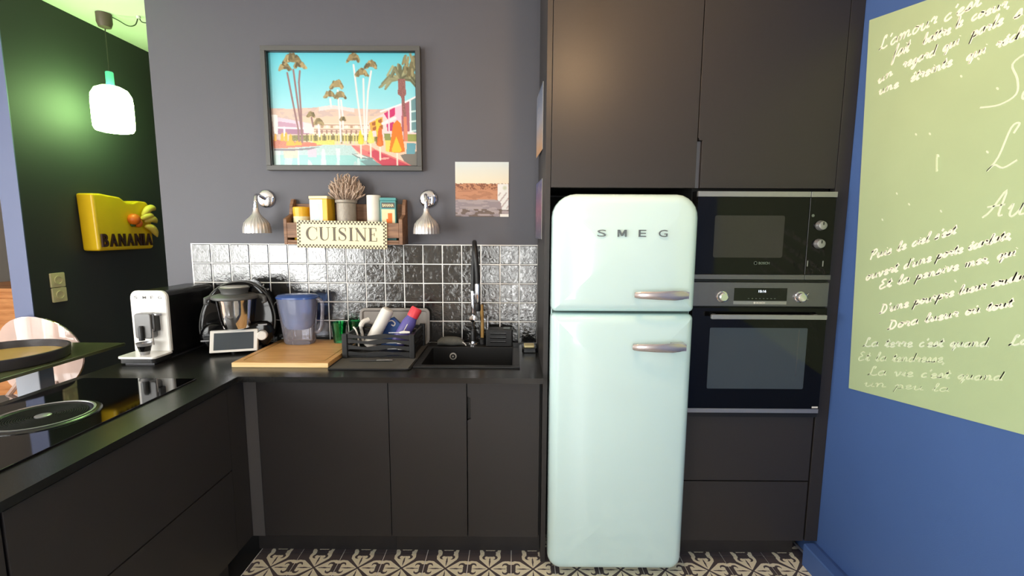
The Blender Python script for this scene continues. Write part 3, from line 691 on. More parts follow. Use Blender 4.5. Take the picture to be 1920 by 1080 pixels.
MB().tube(spline([(-.812, -.26, 1.040), (-.796, -.27, 1.025), (-.789, -.265, .99), (-.790, -.255, .935)], 5), .004, 8).build('handle_loop', 'white_plastic', t2)
for k, (x, z, q, lab) in enumerate(((-.545, .945, .0, 'white-handled cutlery lying lowest behind the slats of the rack'), (-.548, .975, .01, 'white-handled cutlery seen between the upper slats of the rack'), (-.535, 1.027, .0, 'white-handled cutlery resting on the top rim of the rack'))):
    f = thing('cutlery', lab, 'cutlery', (x, -.30, z-.01), group='cutlery in the dish rack')
    MB().tube([(x-.028, -.318, z-.002), (x-.01, -.320, z+.001), (x+.022, -.318, z)], [.005, .0075, .005], 10).build('handle', 'white_plastic', f)
    MB().tube([(x-.085, -.312, z-.005), (x-.028, -.318, z-.002)], [.003, .003], 8, flat=(1, .4)).build('blade', 'steel', f)
f = thing('table_knife', 'steel knife lying on the grey mat in front of the rack', 'knife', (-.69, -.40, .9037))
MB().tube([(-.655, -.405, .9085), (-.60, -.405, .910), (-.58, -.402, .909)], [.006, .006, .004], 10, flat=(.6, 1)).build('handle', 'chrome', f)
MB().tube([(-.78, -.412, .907), (-.70, -.408, .908), (-.655, -.405, .9085)], [.002, .007, .006], 8, flat=(.4, 1)).build('blade', 'steel_dark', f)

# ================================================================== TAP AND SINK EDGE
t = thing('kitchen_tap', 'chrome spring tap with black flexible hose over the sink', 'tap', (-.220, -.088, .908))
MB().lathe([(.026, .908), (.026, .914), (.018, .920), (.016, .930)], (-.220, -.088, 0), 24).build('base_ring', 'chrome', t)
MB().lathe([(.015, .922), (.014, .985), (.009, .995)], (-.220, -.088, 0), 20).build('lower_stem', 'black_plastic', t)
MB().lathe([(.007, .985), (.007, 1.05), (.011, 1.07), (.0115, 1.205), (.009, 1.215)], (-.220, -.088, 0), 20).build('stem', 'chrome', t)
MB().lathe([(.006, -.012), (.018, -.012), (.019, 0), (.018, .02), (.006, .022)], (-.220, -.088, 1.057), 22, 'y').build('mixer_valve', 'chrome', t)
MB().tube([(-.220, -.088, 1.173), (-.245, -.092, 1.176), (-.266, -.094, 1.177)], [.006, .005, .004], 10).build('lever', 'steel_dark', t)
hp = spline([(-.220, -.088, 1.205), (-.218, -.085, 1.32), (-.210, -.100, 1.425), (-.205, -.150, 1.468), (-.198, -.200, 1.430), (-.188, -.215, 1.34), (-.184, -.215, 1.255)], 6)
MB().tube(hp, .0125, 12).build('hose', 'black_plastic', t)
MB().lathe([(.012, 1.155), (.0145, 1.160), (.0145, 1.252), (.0125, 1.260)], (-.184, -.215, 0), 20).build('spray_head', 'chrome', t)
MB().lathe([(.013, 1.118), (.0155, 1.125), (.0145, 1.156)], (-.184, -.215, 0), 20).build('spray_nozzle', 'black_plastic', t)
MB().tube([(-.220, -.088, 1.19), (-.205, -.150, 1.195), (-.190, -.206, 1.20)], .005, 8).build('holder_arm', 'chrome', t)
f = thing('dish_brush', 'wooden-handled dish brush standing behind the tap', 'brush', (-.172, -.058, .909))
MB().tube([(-.172, -.050, .92), (-.172, -.052, 1.02), (-.176, -.048, 1.125)], [.010, .009, .010], 12).build('handle', 'wood_handle', f)
MB().lathe([(.022, .909), (.022, .935), (.012, .942)], (-.172, -.056, 0), 18).build('brush_head', 'black_plastic', f)
f = thing('sink_caddy', 'black ribbed plastic soap caddy on the sink beside the tap', 'caddy', (-.075, -.080, .908))
MB().ext(rrect(-.150, -.004, -.122, -.040, .008, 3), 'xy', .9085, 1.000).build('caddy_box', 'black_plastic', f, bevel=.003)
for z in (.935, .958, .980): MB().tube([(-.125, -.1225, z), (-.04, -.1225, z)], .006, 8, flat=(1, .6)).build('rib', 'black_satin', f)
MB().lathe([(.008, 1.000), (.008, 1.030), (.004, 1.034), (.004, 1.072)], (-.140, -.08, 0), 14).build('soap_pump', 'chrome', f)
box(-.055, -.020, -.095, -.060, 1.0002, 1.004).build('top_tab', 'letter_grey', f)
f = MB(); R = []
for k in range(9):
    s = k/8; x = -.412+.142*s; hh = .013+.012*math.sin(PI*s)**.6; R.append([(x, -.098+(.030*math.sin(PI*min(max(s, .08), .92))**.5+.004)*math.cos(a), .9085+hh+hh*math.sin(a)+.002*math.sin(9*s)) for a in [2*PI*i/14 for i in range(14)]])
f.rings(R); t2 = thing('dish_cloth', 'rolled grey dish cloth on the back rim of the sink', 'cloth', (-.34, -.098, .9085)); f.build('cloth_roll', 'grey_cloth', t2)
MB().tube([(-.275, -.115, .930), (-.262, -.118, .922), (-.256, -.118, .912)], .003, 6).build('hanging_loop', 'white_plastic', t2)
f = thing('soap_dish', 'small dark soap dish with a pale sponge by the fridge panel', 'dish', (.085, -.17, .9))
MB().ext(rrect(.045, .124, -.225, -.115, .010), 'xy', .9003, .926).build('dish', 'black_gloss', f, bevel=.003)
MB().ext(rrect(.056, .110, -.213, -.150, .008), 'xy', .9262, .936).build('sponge', 'sponge', f, bevel=.003)

# ================================================================== WALL SCONCES
def sconce(x, z, xs, lab):
    t = thing('wall_lamp', lab, 'lamp', (x, 0, z), group='wall lamps over the worktop')
    MB().lathe([(.049, 0), (.049, .006), (.045, .012), (.036, .0165), (.012, .019)], (x, 0, z), 36, 'y').build('wall_plate', 'chrome', t)
    MB().tube(spline([(x, -.015, z), (x+.001, -.07, z+.012), ((x+xs)/2, -.115, z+.010), (xs, -.138, z-.015), (xs, -.140, z-.05)], 5), .0095, 12).build('arm', 'chrome', t)
    MB().lathe([(.011, 1.660), (.011, 1.628), (.0125, 1.622)], (xs, -.140, 0), 20).build('socket', 'chrome', t)
    MB().lathe([(.0125, 1.640), (.0135, 1.625), (.019, 1.609), (.031, 1.594), (.048, 1.578), (.060, 1.560), (.065, 1.540), (.067, 1.520), (.067, 1.510), (.065, 1.510), (.063, 1.540), (.060, 1.562), (.045, 1.578), (.02, 1.60)], (xs, -.140, 0), 96, flute=24, fa=.02, cap0=False).build('shade', 'silver', t, ang=80)
sconce(-1.352, 1.694, -1.337, 'silver bell-shaped wall lamp above the coffee machine and food processor')
sconce(-.467, 1.698, -.455, 'silver bell-shaped wall lamp between the crate and the desert photo')

# ================================================================== CRATE AND TINS
t = thing('wooden_crate', 'old brown wooden crate fixed to the wall above the tiles', 'crate', (-.89, -.06, 1.452))
def endp(x0, x1): MB().ext([(-.129, 1.452), (-.004, 1.452), (-.004, 1.692), (-.030, 1.692), (-.050, 1.660), (-.060, 1.610), (-.129, 1.585)], 'yz', x0, x1).build('end_board', 'crate_wood', t, bevel=.003)
endp(-1.205, -1.187); endp(-.602, -.582)
box(-1.187, -.602, -.128, -.004, 1.452, 1.462).build('bottom_board', 'crate_wood', t, bevel=.002)
box(-1.187, -.602, -.016, -.004, 1.468, 1.560).build('back_board', 'crate_wood', t, bevel=.002); box(-1.187, -.602, -.016, -.004, 1.570, 1.668).build('back_board', 'crate_wood', t, bevel=.002)
box(-1.187, -.602, -.128, -.118, 1.487, 1.565).build('front_board', 'crate_wood', t, bevel=.002); box(-1.187, -.602, -.128, -.118, 1.463, 1.475).build('front_board', 'crate_wood', t, bevel=.002)
def ribbon(mb, pts, ws, o, xd, yd, nn, d=.0006):
    """flat pen stroke: centre line pts (2-D) with widths"""
    o, xd, yd, nn = Vector(o), Vector(xd), Vector(yd), Vector(nn); V = []
    for i, p in enumerate(pts):
        a = pts[max(i-1, 0)]; b = pts[min(i+1, len(pts)-1)]; dx, dy = b[0]-a[0], b[1]-a[1]; l = math.hypot(dx, dy) or 1; nx, ny = -dy/l, dx/l
        wv = (ws[i] if isinstance(ws, (list, tuple)) else ws)/2
        for s in (-1, 1): V.append(o+xd*(p[0]+s*nx*wv)+yd*(p[1]+s*ny*wv)+nn*d)
    mb.add(V, [(2*i, 2*i+1, 2*i+3, 2*i+2) for i in range(len(pts)-1)])
SER = {'I': (.40, [([(.2, .02), (.2, .98)], .17), ([(.03, .02), (.37, .02)], .045), ([(.03, .98), (.37, .98)], .045)]),
 'E': (.72, [([(.2, .02), (.2, .98)], .17), ([(.03, .022), (.66, .022)], .045), ([(.03, .978), (.62, .978)], .045), ([(.2, .52), (.48, .52)], .04), ([(.65, .02), (.65, .28)], .04), ([(.61, .98), (.61, .76)], .04), ([(.48, .40), (.48, .64)], .04)]),
 'N': (.92, [([(.17, .02), (.17, .98)], .045), ([(.13, .95), (.78, .04)], .17), ([(.78, .0), (.78, .98)], .045), ([(.02, .02), (.32, .02)], .04), ([(.02, .98), (.24, .98)], .04), ([(.63, .98), (.92, .98)], .04)]),
 'U': (.90, [([(.18, .98), (.18, .34)], .17), (spline([(.18, .36), (.22, .14), (.42, .02), (.64, .12), (.72, .36), (.72, .98)], 5), 'u'), ([(.02, .98), (.35, .98)], .04), ([(.58, .98), (.86, .98)], .04)]),
 'C': (.86, [([(.47+.40*math.cos(a), .5+.485*math.sin(a)) for a in [math.radians(38+284*k/24) for k in range(25)]], 'c'), ([(.80, .66), (.80, .98)], .035), ([(.80, .30), (.80, .14)], .03)]),
 'S': (.70, [(spline([(.56, .74), (.52, .92), (.34, .975), (.14, .88), (.12, .72), (.28, .57), (.46, .45), (.58, .28), (.52, .10), (.33, .022), (.14, .10), (.08, .28)], 4), 's'), ([(.57, .70), (.57, .98)], .035), ([(.07, .02), (.07, .32)], .035)])}
t = thing('cuisine_sign', 'cream CUISINE sign with chequered border on the front of the crate', 'sign', (-.8980, -.1295, 1.5035))
sw, sh = .4700, .1420
sn = box(-sw/2, sw/2, -.006, .0, -sh/2, sh/2).build('plate', 'sign_cream', t, world=False)
ck = MB(); q = .0088; nx_, nz_ = int(sw/q), int(sh/q)
for i in range(nx_):
    for j in range(nz_):
        if (i+j) % 2 == 0 and (i < 2 or j < 2 or i >= nx_-2 or j >= nz_-2):
            x = -sw/2+(sw-nx_*q)/2+i*q; z = -sh/2+(sh-nz_*q)/2+j*q
            ck.add([(x, -.0066, z), (x+q, -.0066, z), (x+q, -.0066, z+q), (x, -.0066, z+q)], [(0, 1, 2, 3)])
co_ = ck.build('check_border', 'check_dark', sn, world=False); co_['kind'] = 'stuff'
lt = 'CUISINE'; tot = sum(SER[c][0] for c in lt)+.08*6; hgt = .0700; kx = .372/(tot*hgt); x = -.186
for c in lt:
    wd, strokes = SER[c]; m = MB()
    for si, (pts, ww) in enumerate(strokes):
        if ww == 'c': ww = [.03+.16*max(0, -math.cos(math.radians(38+284*k/24)))**1.3+.02*(k < 3) for k in range(25)]
        elif ww == 's': n = len(pts); ww = [.04+.15*math.exp(-((k/(n-1)-.48)/.17)**2) for k in range(n)]
        elif ww == 'u': n = len(pts); ww = [max(.045, .17-.125*min(1, k/(n*.45))) for k in range(n)]
        P2 = [(a*hgt*kx, b*hgt) for a, b in pts]
        ribbon(m, P2, [v*hgt for v in ww] if isinstance(ww, list) else ww*hgt, (x, -.0063, -hgt/2+.003), X3, Z3, (0, -1, 0), .0006+.0002*si)
    m.build('letter', 'sign_text', sn, world=False); x += (wd+.08)*hgt*kx
t.rotation_euler = (0, math.radians(.9), 0)

t = thing('round_tin', 'round yellow tin with lid beside the taller square tin', 'tin', (-1.135, -.062, 1.4625))
MB().lathe([(.040, 0), (.042, .003), (.042, .160), (.038, .164)], (0, 0, 0), 32).build('tin_body', 'yellow_tin', t, world=False)
MB().lathe([(.0435, .150), (.0435, .182), (.040, .186), (.02, .187)], (0, 0, 0), 32).build('lid', 'yellow_tin', t, world=False)
MB().lathe([(.0425, .095), (.0425, .135), (.0424, .136)], (0, 0, 0), 32, cap0=False, cap1=False).build('label_band', 'cream', t, world=False)
t = thing('square_tin', 'tall yellow square tin printed with a glass, in the crate', 'tin', (-1.022, -.066, 1.4625), math.radians(-11))
box(-.052, .052, -.036, .036, 0, .228).build('tin_body', 'yellow_tin', t, world=False, bevel=.003)
box(-.054, .054, -.038, .038, .228, .242).build('lid', 'cream', t, world=False, bevel=.002)
box(-.050, .024, -.0368, -.0362, .006, .224).build('label', 'white_plastic', t, world=False)
MB().ext([(-.030, .13), (-.026, .09), (-.016, .075), (-.014, .05), (-.010, .05), (-.008, .075), (.002, .09), (.006, .13), (.006, .20), (-.030, .20)], 'xz', -.0374, -.0369).build('print_glass', 'letter_grey', t, world=False)
t = thing('flower_pot', 'zinc pot of dried lavender standing in the middle of the crate', 'plant pot', (-.893, -.067, 1.4625))
MB().lathe([(.044, 0), (.047, .01), (.049, .10), (.050, .205), (.056, .21), (.056, .222), (.051, .222), (.046, .19)], (0, 0, 0), 32).build('pot', 'pot_zinc', t, world=False)
lv = MB(); random.seed(3)
for k in range(330):
    a = random.uniform(0, 2*PI); q = random.uniform(0, 1)**.5; top = random.uniform(.04, .150)*(1-.45*q*q)
    x0_, y0_ = .042*q*math.cos(a), .034*q*math.sin(a); x1_ = x0_+q*math.cos(a)*.042+random.uniform(-.018, .018); y1_ = y0_+q*math.sin(a)*.018+random.uniform(-.01, .01)
    p0 = (x0_, y0_, .205); p1 = ((x0_+x1_)/2+random.uniform(-.006, .006), (y0_+y1_)/2, .215+top*.5); p2 = (x1_, max(min(y1_, .045), -.05), .215+top)
    pm = ((p1[0]+p2[0])/2+random.uniform(-.004, .004), (p1[1]+p2[1])/2, (p1[2]+p2[2])/2)
    lv.tube([p0, p1], [.0011, .0011], 4); lv.tube([p1, pm, p2, (p2[0]+random.uniform(-.012, .012), p2[1], p2[2]+.006)], [.002, .0045, .004, .0012], 5)
ls = lv.build('lavender_stems', 'lavender', t, world=False); ls['kind'] = 'stuff'
t = thing('paper_roll', 'plain white upright paper roll in the crate', 'roll', (-.748, -.062, 1.4625))
MB().lathe([(.036, 0), (.0365, .002), (.0365, .248), (.030, .250), (.012, .250)], (0, 0, 0), 32).build('roll', 'paper', t, world=False)
t = thing('teal_tin', 'teal printed cocoa tin standing beside the white paper roll', 'tin', (-.668, -.060, 1.4625), math.radians(6))
box(-.040, .040, -.030, .030, 0, .220).build('tin_body', 'teal', t, world=False, bevel=.003)
box(-.042, .042, -.032, .032, .220, .236).build('lid', 'teal', t, world=False, bevel=.003)
lb = box(-.034, .034, -.0308, -.0302, .075, .175).build('label', 'cream', t, world=False)
box(-.034, .034, -.0308, -.0302, .182, .210).build('name_band', 'frame_grey', t, world=False)
text('BANANIA', (0, -.0309, .196), X3, Z3, .016, .058, .0004, offset=.02).build('lettering', 'cream', t, world=False)
MB().ext([(-.010, .085), (.020, .085), (.020, .155), (-.002, .155), (-.002, .125), (-.010, .125)], 'xz', -.0312, -.0309).build('print_patch', 'orange', lb, world=False)
# ================================================================== PRINTS (colour carried by the mesh itself)
class Canvas:
    def __init__(s, W, H, seed=1):
        s.W, s.H = W, H; s.a = np.zeros((H, W, 3)); s.r = np.random.RandomState(seed)
        yy, xx = np.mgrid[0:H, 0:W]; s.u = (xx+.5)/W; s.v = (yy+.5)/H       # v runs down
    def noise(s, n, m=None):
        g = s.r.rand(m or n, n); yi = s.v*(g.shape[0]-1); xi = s.u*(n-1); y0 = np.floor(yi).astype(int).clip(0, g.shape[0]-2); x0 = np.floor(xi).astype(int).clip(0, n-2)
        fy, fx = yi-y0, xi-x0; return g[y0, x0]*(1-fx)*(1-fy)+g[y0, x0+1]*fx*(1-fy)+g[y0+1, x0]*(1-fx)*fy+g[y0+1, x0+1]*fx*fy
    def put(s, mask, col, al=1.0, var=0.0):
        c = np.array(col, float)*np.ones((s.H, s.W, 1))
        if var: c = c*(1+var*(s.r.rand(s.H, s.W, 1)-.5)*2)
        m = (mask*al)[..., None]; s.a = s.a*(1-m)+c*m
    def poly(s, P, col, al=1.0, var=0.0):
        ins = np.zeros((s.H, s.W), bool); n = len(P)
        for i in range(n):
            (x0, y0), (x1, y1) = P[i], P[(i+1) % n]
            if y0 == y1: continue
            c = ((y0 > s.v) != (y1 > s.v)) & (s.u < (x1-x0)*(s.v-y0)/(y1-y0)+x0); ins ^= c
        s.put(ins.astype(float), col, al, var)
    def line(s, P, wd, col, al=1.0):
        asp = s.H/s.W
        for (x0, y0), (x1, y1) in zip(P[:-1], P[1:]):
            dx, dy = x1-x0, (y1-y0)*asp; L = dx*dx+dy*dy+1e-12
            t = (((s.u-x0)*dx+(s.v-y0)*asp*dy)/L).clip(0, 1); d = np.hypot(s.u-x0-t*dx, (s.v-y0)*asp-t*dy)
            s.put((1-(d-wd/2)*s.W*1.0).clip(0, 1), col, al)
    def disc(s, x, y, rx, ry, col, al=1.0, soft=.15):
        d = np.hypot((s.u-x)/rx, (s.v-y)/ry); s.put(((1-d)/soft).clip(0, 1), col, al)
    def mesh(s, name, P, m, parent, world=True):
        """P(u, v) gives the point; grid of vertices with a print colour"""
        H, W = s.H, s.W; V = [P(i/(W-1), j/(H-1)) for j in range(H) for i in range(W)]
        F = [(j*W+i, (j+1)*W+i, (j+1)*W+i+1, j*W+i+1) for j in range(H-1) for i in range(W-1)]
        mb = MB(); mb.v = V; mb.f = F; mb.sm = [False]*len(F); o = mb.build(name, m, parent, world)
        c = s.a/255; c = (c*.86+c.mean(2, keepdims=True)*.14).clip(0, 1)*.94; c = np.where(c <= .04045, c/12.92, ((c+.055)/1.055)**2.4)
        at_ = o.data.attributes.new('print', 'FLOAT_COLOR', 'POINT'); buf = np.ones((H*W, 4), np.float32); buf[:, :3] = c.reshape(-1, 3)
        at_.data.foreach_set('color', buf.ravel()); return o

def N(x, y):
    v = (y-95)/908; return ((x-105-55*v)/(1182-42*v), v)
cv = Canvas(280, 214, 4)
g1 = np.array([88, 206, 226.]); g2 = np.array([158, 226, 236.])
cv.a[:] = g1+(g2-g1)*(cv.v[..., None]/.48).clip(0, 1)*(1-.25*abs(cv.u[..., None]-.35))
hz = .47+.03*cv.noise(9)-.03*np.exp(-((cv.u-.42)/.1)**2)
cv.put((cv.v > hz).astype(float), (222, 190, 172)); cv.put((cv.v > hz).astype(float)*(cv.noise(40, 60) > .55), (190, 168, 170), .5)
cv.put(((cv.v > hz) & (cv.v < hz+.035) & (abs(cv.u-.45) < .12)).astype(float), (232, 226, 230), .7)
cv.put(((cv.v > .545+.03*cv.noise(7)) & (cv.u > .2)).astype(float), (236, 200, 172), .9)
def Q(*p): return [N(*q) for q in p]
# low buildings, left pink wing and centre block
cv.poly(Q((135, 585), (185, 590), (190, 745), (160, 740)), (250, 246, 240))
cv.poly(Q((188, 608), (470, 660), (480, 745), (190, 745)), (246, 196, 214)); cv.poly(Q((190, 640), (330, 660), (340, 690), (190, 690)), (196, 150, 176))
cv.poly(Q((190, 690), (470, 700), (470, 745), (190, 745)), (170, 118, 150)); cv.line(Q((188, 692), (470, 700)), .008, (252, 236, 240)); cv.line(Q((240, 690), (242, 760)), .008, (250, 240, 240))
cv.poly(Q((395, 650), (472, 662), (476, 740), (395, 735)), (250, 214, 214))
cv.poly(Q((476, 655), (920, 655), (930, 770), (478, 765)), (248, 214, 188))
for yy in (668, 705, 722): cv.line(Q((480, yy), (910, yy+2)), .005, (176, 140, 120), .8)
for k in range(11): cv.poly(Q((490+k*39, 672), (512+k*39, 672), (512+k*39, 694), (490+k*39, 694)), (190, 152, 124) if k % 2 else (252, 236, 214))
for k in range(11): cv.poly(Q((492+k*39, 712), (506+k*39, 712), (506+k*39, 740), (492+k*39, 740)), (150, 110, 100), .8)
cv.poly(Q((300, 752), (1000, 752), (1000, 800), (300, 800)), (136, 130, 70), var=.25)
for k in range(26): cv.line(Q((420+k*23, 745), (420+k*23, 815)), .006, (250, 226, 130) if k % 3 else (110, 98, 50), .8)
# right wing
cv.poly(Q((905, 640), (1170, 500), (1290, 440), (1296, 760), (930, 760)), (250, 206, 206))
cv.poly(Q((915, 650), (1020, 600), (1022, 700), (925, 720)), (244, 168, 66)); cv.poly(Q((965, 620), (1000, 605), (1004, 760), (970, 760)), (246, 200, 50))
for (xa, ya) in ((935, 650), (985, 628), (940, 690), (995, 675)): cv.poly(Q((xa, ya), (xa+28, ya-14), (xa+28, ya+22), (xa, ya+20)), (170, 90, 40), .9)
cv.poly(Q((1030, 575), (1118, 520), (1118, 590), (1060, 620)), (214, 40, 110)); cv.poly(Q((1050, 660), (1110, 640), (1105, 710), (1060, 720)), (208, 44, 112))
cv.poly(Q((1118, 515), (1172, 500), (1172, 625), (1118, 640)), (250, 190, 210)); cv.line(Q((1022, 655), (1120, 610)), .016, (252, 226, 230)); cv.line(Q((1070, 540), (1072, 720)), .007, (250, 210, 220))
cv.poly(Q((1172, 500), (1240, 470), (1245, 720), (1172, 720)), (176, 96, 110)); cv.poly(Q((1240, 470), (1288, 445), (1294, 730), (1242, 720)), (104, 150, 156))
for yy in (560, 640, 718): cv.line(Q((1240, yy), (1292, yy-8)), .008, (200, 226, 226))
cv.line(Q((1240, 470), (1243, 720)), .008, (236, 246, 248)); cv.line(Q((1005, 560), (1170, 500), (1285, 440)), .007, (252, 236, 238))
cv.poly(Q((1030, 735), (1080, 735), (1090, 800), (1040, 800)), (140, 150, 80)); cv.poly(Q((1205, 740), (1292, 740), (1295, 800), (1205, 800)), (150, 160, 80))
# terrace and pool
cv.poly(Q((150, 790), (480, 812), (540, 832), (520, 850), (160, 870)), (214, 120, 90), var=.08)
for (xa, ya, ww, hh) in ((158, 745, 22, 55), (210, 740, 30, 60), (240, 735, 28, 70), (275, 750, 30, 60), (255, 800, 70, 38), (325, 800, 55, 34)): cv.poly(Q((xa, ya+hh), (xa+3, ya+8), (xa+ww/2, ya-10), (xa+ww-3, ya+8), (xa+ww, ya+hh)), (246, 176, 40))
cv.poly(Q((460, 800), (640, 790), (640, 828), (500, 828)), (246, 214, 90), var=.1); cv.poly(Q((380, 825), (500, 815), (480, 845), (370, 850)), (232, 110, 84))
pool = Q((155, 865), (520, 838), (560, 828), (770, 832), (820, 900), (960, 950), (1030, 1003), (160, 1003))
cv.poly(pool, (176, 208, 206), var=.06); ins = cv.noise(24, 8)
yp = cv.v
mk = ((yp > .83+.02*cv.noise(6)) & (cv.u < .70+.3*(yp-.83))).astype(float)
cv.put(mk*(yp > .90)*(ins > .35), (128, 206, 202), .75); cv.put(mk*(cv.noise(30, 5) > .62), (226, 236, 232), .6)
cv.put(mk*((abs(cv.u-.12) < .05) & (yp < .93)), (232, 190, 150), .5); cv.put(mk*((abs(cv.u-.27) < .03) & (yp < .92)), (226, 176, 206), .6)
cv.poly(Q((160, 862), (350, 862), (530, 845), (440, 870), (300, 880), (160, 882)), (128, 124, 132))
cv.poly(Q((770, 832), (900, 838), (1240, 985), (1270, 1005), (1010, 1005), (940, 940), (840, 900)), (226, 110, 108)); cv.poly(Q((900, 895), (960, 870), (1060, 920), (1240, 1000), (1020, 1003), (960, 940)), (206, 62, 84))
cv.poly(Q((990, 935), (1080, 930), (1060, 945), (1000, 948)), (240, 160, 150)); cv.poly(Q((770, 900), (850, 905), (950, 940), (930, 955), (820, 935)), (120, 140, 138)); cv.poly(Q((790, 903), (840, 905), (910, 935), (830, 928)), (210, 220, 214))
cv.poly(Q((930, 945), (1030, 1003), (900, 1003), (840, 960)), (112, 150, 150)); cv.poly(Q((1160, 910), (1290, 880), (1296, 1000), (1260, 1003), (1190, 960)), (120, 116, 108)); cv.poly(Q((1210, 810), (1285, 815), (1275, 900), (1210, 900)), (96, 160, 176)); cv.poly(Q((1040, 790), (1085, 790), (1085, 890), (1045, 880)), (236, 214, 90))
cv.poly(Q((800, 835), (900, 830), (960, 860), (900, 880)), (230, 140, 116))
# parasols
def para(x, y0, y1, w_, c1, c2):
    cv.line(Q((x, y1-4), (x+2, min(y1+110, 1000))), .007, (250, 226, 206)); cv.poly(Q((x, y0), (x+w_*.25, y0+(y1-y0)*.12), (x+w_*.5, y1-10), (x+w_*.2, y1), (x-w_*.2, y1), (x-w_*.5, y1-10), (x-w_*.25, y0+(y1-y0)*.12)), c1)
    cv.poly(Q((x-w_*.05, y0+(y1-y0)*.5), (x+w_*.3, y1-20), (x+w_*.15, y1-2), (x-w_*.3, y1-4), (x-w_*.35, y1-25)), c2)
para(848, 705, 825, 50, (246, 212, 40), (250, 222, 60)); para(925, 710, 815, 55, (244, 222, 90), (248, 228, 110)); para(1000, 680, 840, 55, (226, 104, 34), (236, 120, 44)); para(1135, 625, 892, 125, (236, 124, 30), (250, 196, 40))
# palms
def palm(x, y, r, tr, c=(146, 128, 84), seed=0):
    rs = np.random.RandomState(seed)
    cv.line(Q(*tr), .0085, (150, 110, 110) if tr[0][0] < 460 else (226, 226, 226))
    for k in range(26):
        a = rs.uniform(-PI*.05, PI*1.05); L = r*rs.uniform(.6, 1.05); cc = np.array(c)*rs.uniform(.65, 1.35)
        cv.line(Q((x, y), (x+L*.7*math.cos(a), y-L*.75*math.sin(a)), (x+L*math.cos(a), y-L*.5*math.sin(a)+r*.35)), .012, cc)
for i, (x, y, r, tr) in enumerate(((240, 215, 48, ((262, 255), (300, 450), (350, 700), (358, 800))), (300, 160, 75, ((310, 230), (340, 450), (375, 700), (382, 810))), (360, 200, 50, ((362, 240), (355, 330), (372, 560), (385, 800))),
        (790, 145, 58, ((790, 190), (815, 400), (840, 600), (860, 740))), (856, 258, 48, ((868, 300), (872, 500), (880, 790))), (930, 195, 48, ((930, 240), (905, 400), (896, 550), (890, 790))),
        (660, 355, 55, ((664, 390), (680, 600), (690, 800))), (600, 430, 42, ((604, 460), (612, 520))), (690, 435, 46, ((690, 470), (705, 600))), (452, 590, 30, ((456, 610), (470, 680))), (510, 650, 38, ((512, 670), (520, 760))), (706, 622, 20, ((706, 630), (706, 700))))):
    palm(x, y, r, tr, seed=i)
for k in range(40):
    rs = np.random.RandomState(50+k); a = rs.uniform(-.15*PI, 1.15*PI); L = rs.uniform(110, 180)
    cv.line(Q((1165, 300), (1165+L*.6*math.cos(a), 285-L*.6*math.sin(a)), (1165+L*math.cos(a), 300-L*.55*math.sin(a)+50)), .010, np.array((138, 140, 104))*rs.uniform(.6, 1.25))
for k in range(30):
    rs = np.random.RandomState(150+k); x = rs.uniform(1190, 1290); y = rs.uniform(100, 240); cv.line(Q((x, y), (x+rs.uniform(-30, 30), y+50)), .012, np.array((140, 132, 92))*rs.uniform(.7, 1.25))
cv.poly(Q((1145, 300), (1200, 300), (1208, 420), (1195, 440), (1205, 560), (1215, 800), (1185, 800), (1180, 560), (1168, 440), (1142, 420)), (150, 96, 92), var=.15); cv.poly(Q((1188, 600), (1212, 600), (1220, 800), (1192, 800)), (226, 130, 100))
t = thing('framed_poster', 'framed poster of a palm-lined hotel pool on the grey wall', 'picture', (-.908, -.02, 1.844))
px0, px1, pz0, pz1 = -1.323, -.493, 1.844, 2.475
fwid = .024
for (a, b, c, d) in ((px0, px1, pz0, pz0+fwid), (px0, px1, pz1-fwid, pz1), (px0, px0+fwid, pz0+fwid, pz1-fwid), (px1-fwid, px1, pz0+fwid, pz1-fwid)): box(a, b, -.038, -.0005, c, d).build('frame_rail', 'frame_grey', t, bevel=.0015)
ia, ib, ic, id_ = px0+fwid, px1-fwid, pz0+fwid, pz1-fwid
box(ia, ib, -.010, -.001, ic, id_).build('backing', 'frame_dark', t)
for (a, b, c, d) in ((ia, ib, ic, ic+.003), (ia, ib, id_-.003, id_), (ia, ia+.005, ic, id_), (ib-.003, ib, ic, id_)): box(a, b, -.033, -.011, c, d).build('inner_lip', 'frame_dark', t)
cv.mesh('print', lambda u, v: (ia+.005+(ib-ia-.008)*u, -.0112, id_-.003-(id_-ic-.006)*v), 'print_gloss', t)

def photo(cvs, name, lab, P, Pb, m='print_matt'):
    """a printed card: front face with colour plus a thin card behind"""
    t = thing(name, lab, 'photo', P(.5, 1)); cvs.mesh('print', P, m, t)
    c = [P(0, 0), P(1, 0), P(1, 1), P(0, 1)]; b = [Pb(0, 0), Pb(1, 0), Pb(1, 1), Pb(0, 1)]
    MB().add(c+b, [(7, 6, 5, 4)][::1]+[(i, (i+1) % 4, 4+(i+1) % 4, 4+i) for i in range(4)]).build('card', 'paper', t)
    return t
cv = Canvas(90, 90, 9)
cv.a[:] = np.array([206, 218, 220.])+(np.array([232, 220, 190.])-np.array([206, 218, 220.]))*(cv.v[..., None]/.4).clip(0, 1)
cv.put((cv.v > .385+.02*cv.noise(30)).astype(float), (196, 128, 84)); cv.put(((cv.v > .39) & (cv.v < .5) & (cv.noise(50, 60) > .55)).astype(float), (120, 62, 36), .8)
cv.put(((cv.v > .5) & (cv.v < .68)).astype(float), (198, 132, 92)); cv.put(((cv.v > .5) & (cv.v < .68) & (cv.noise(12, 40) > .6)).astype(float), (166, 104, 70), .6)
cv.put((cv.v > .68+.02*cv.noise(8)).astype(float), (146, 132, 138)); cv.put(((cv.v > .68) & (cv.noise(8, 40) > .55)).astype(float), (176, 160, 160), .7); cv.put(((cv.v > .86) & (cv.noise(14, 30) > .5)).astype(float), (96, 74, 60), .8)
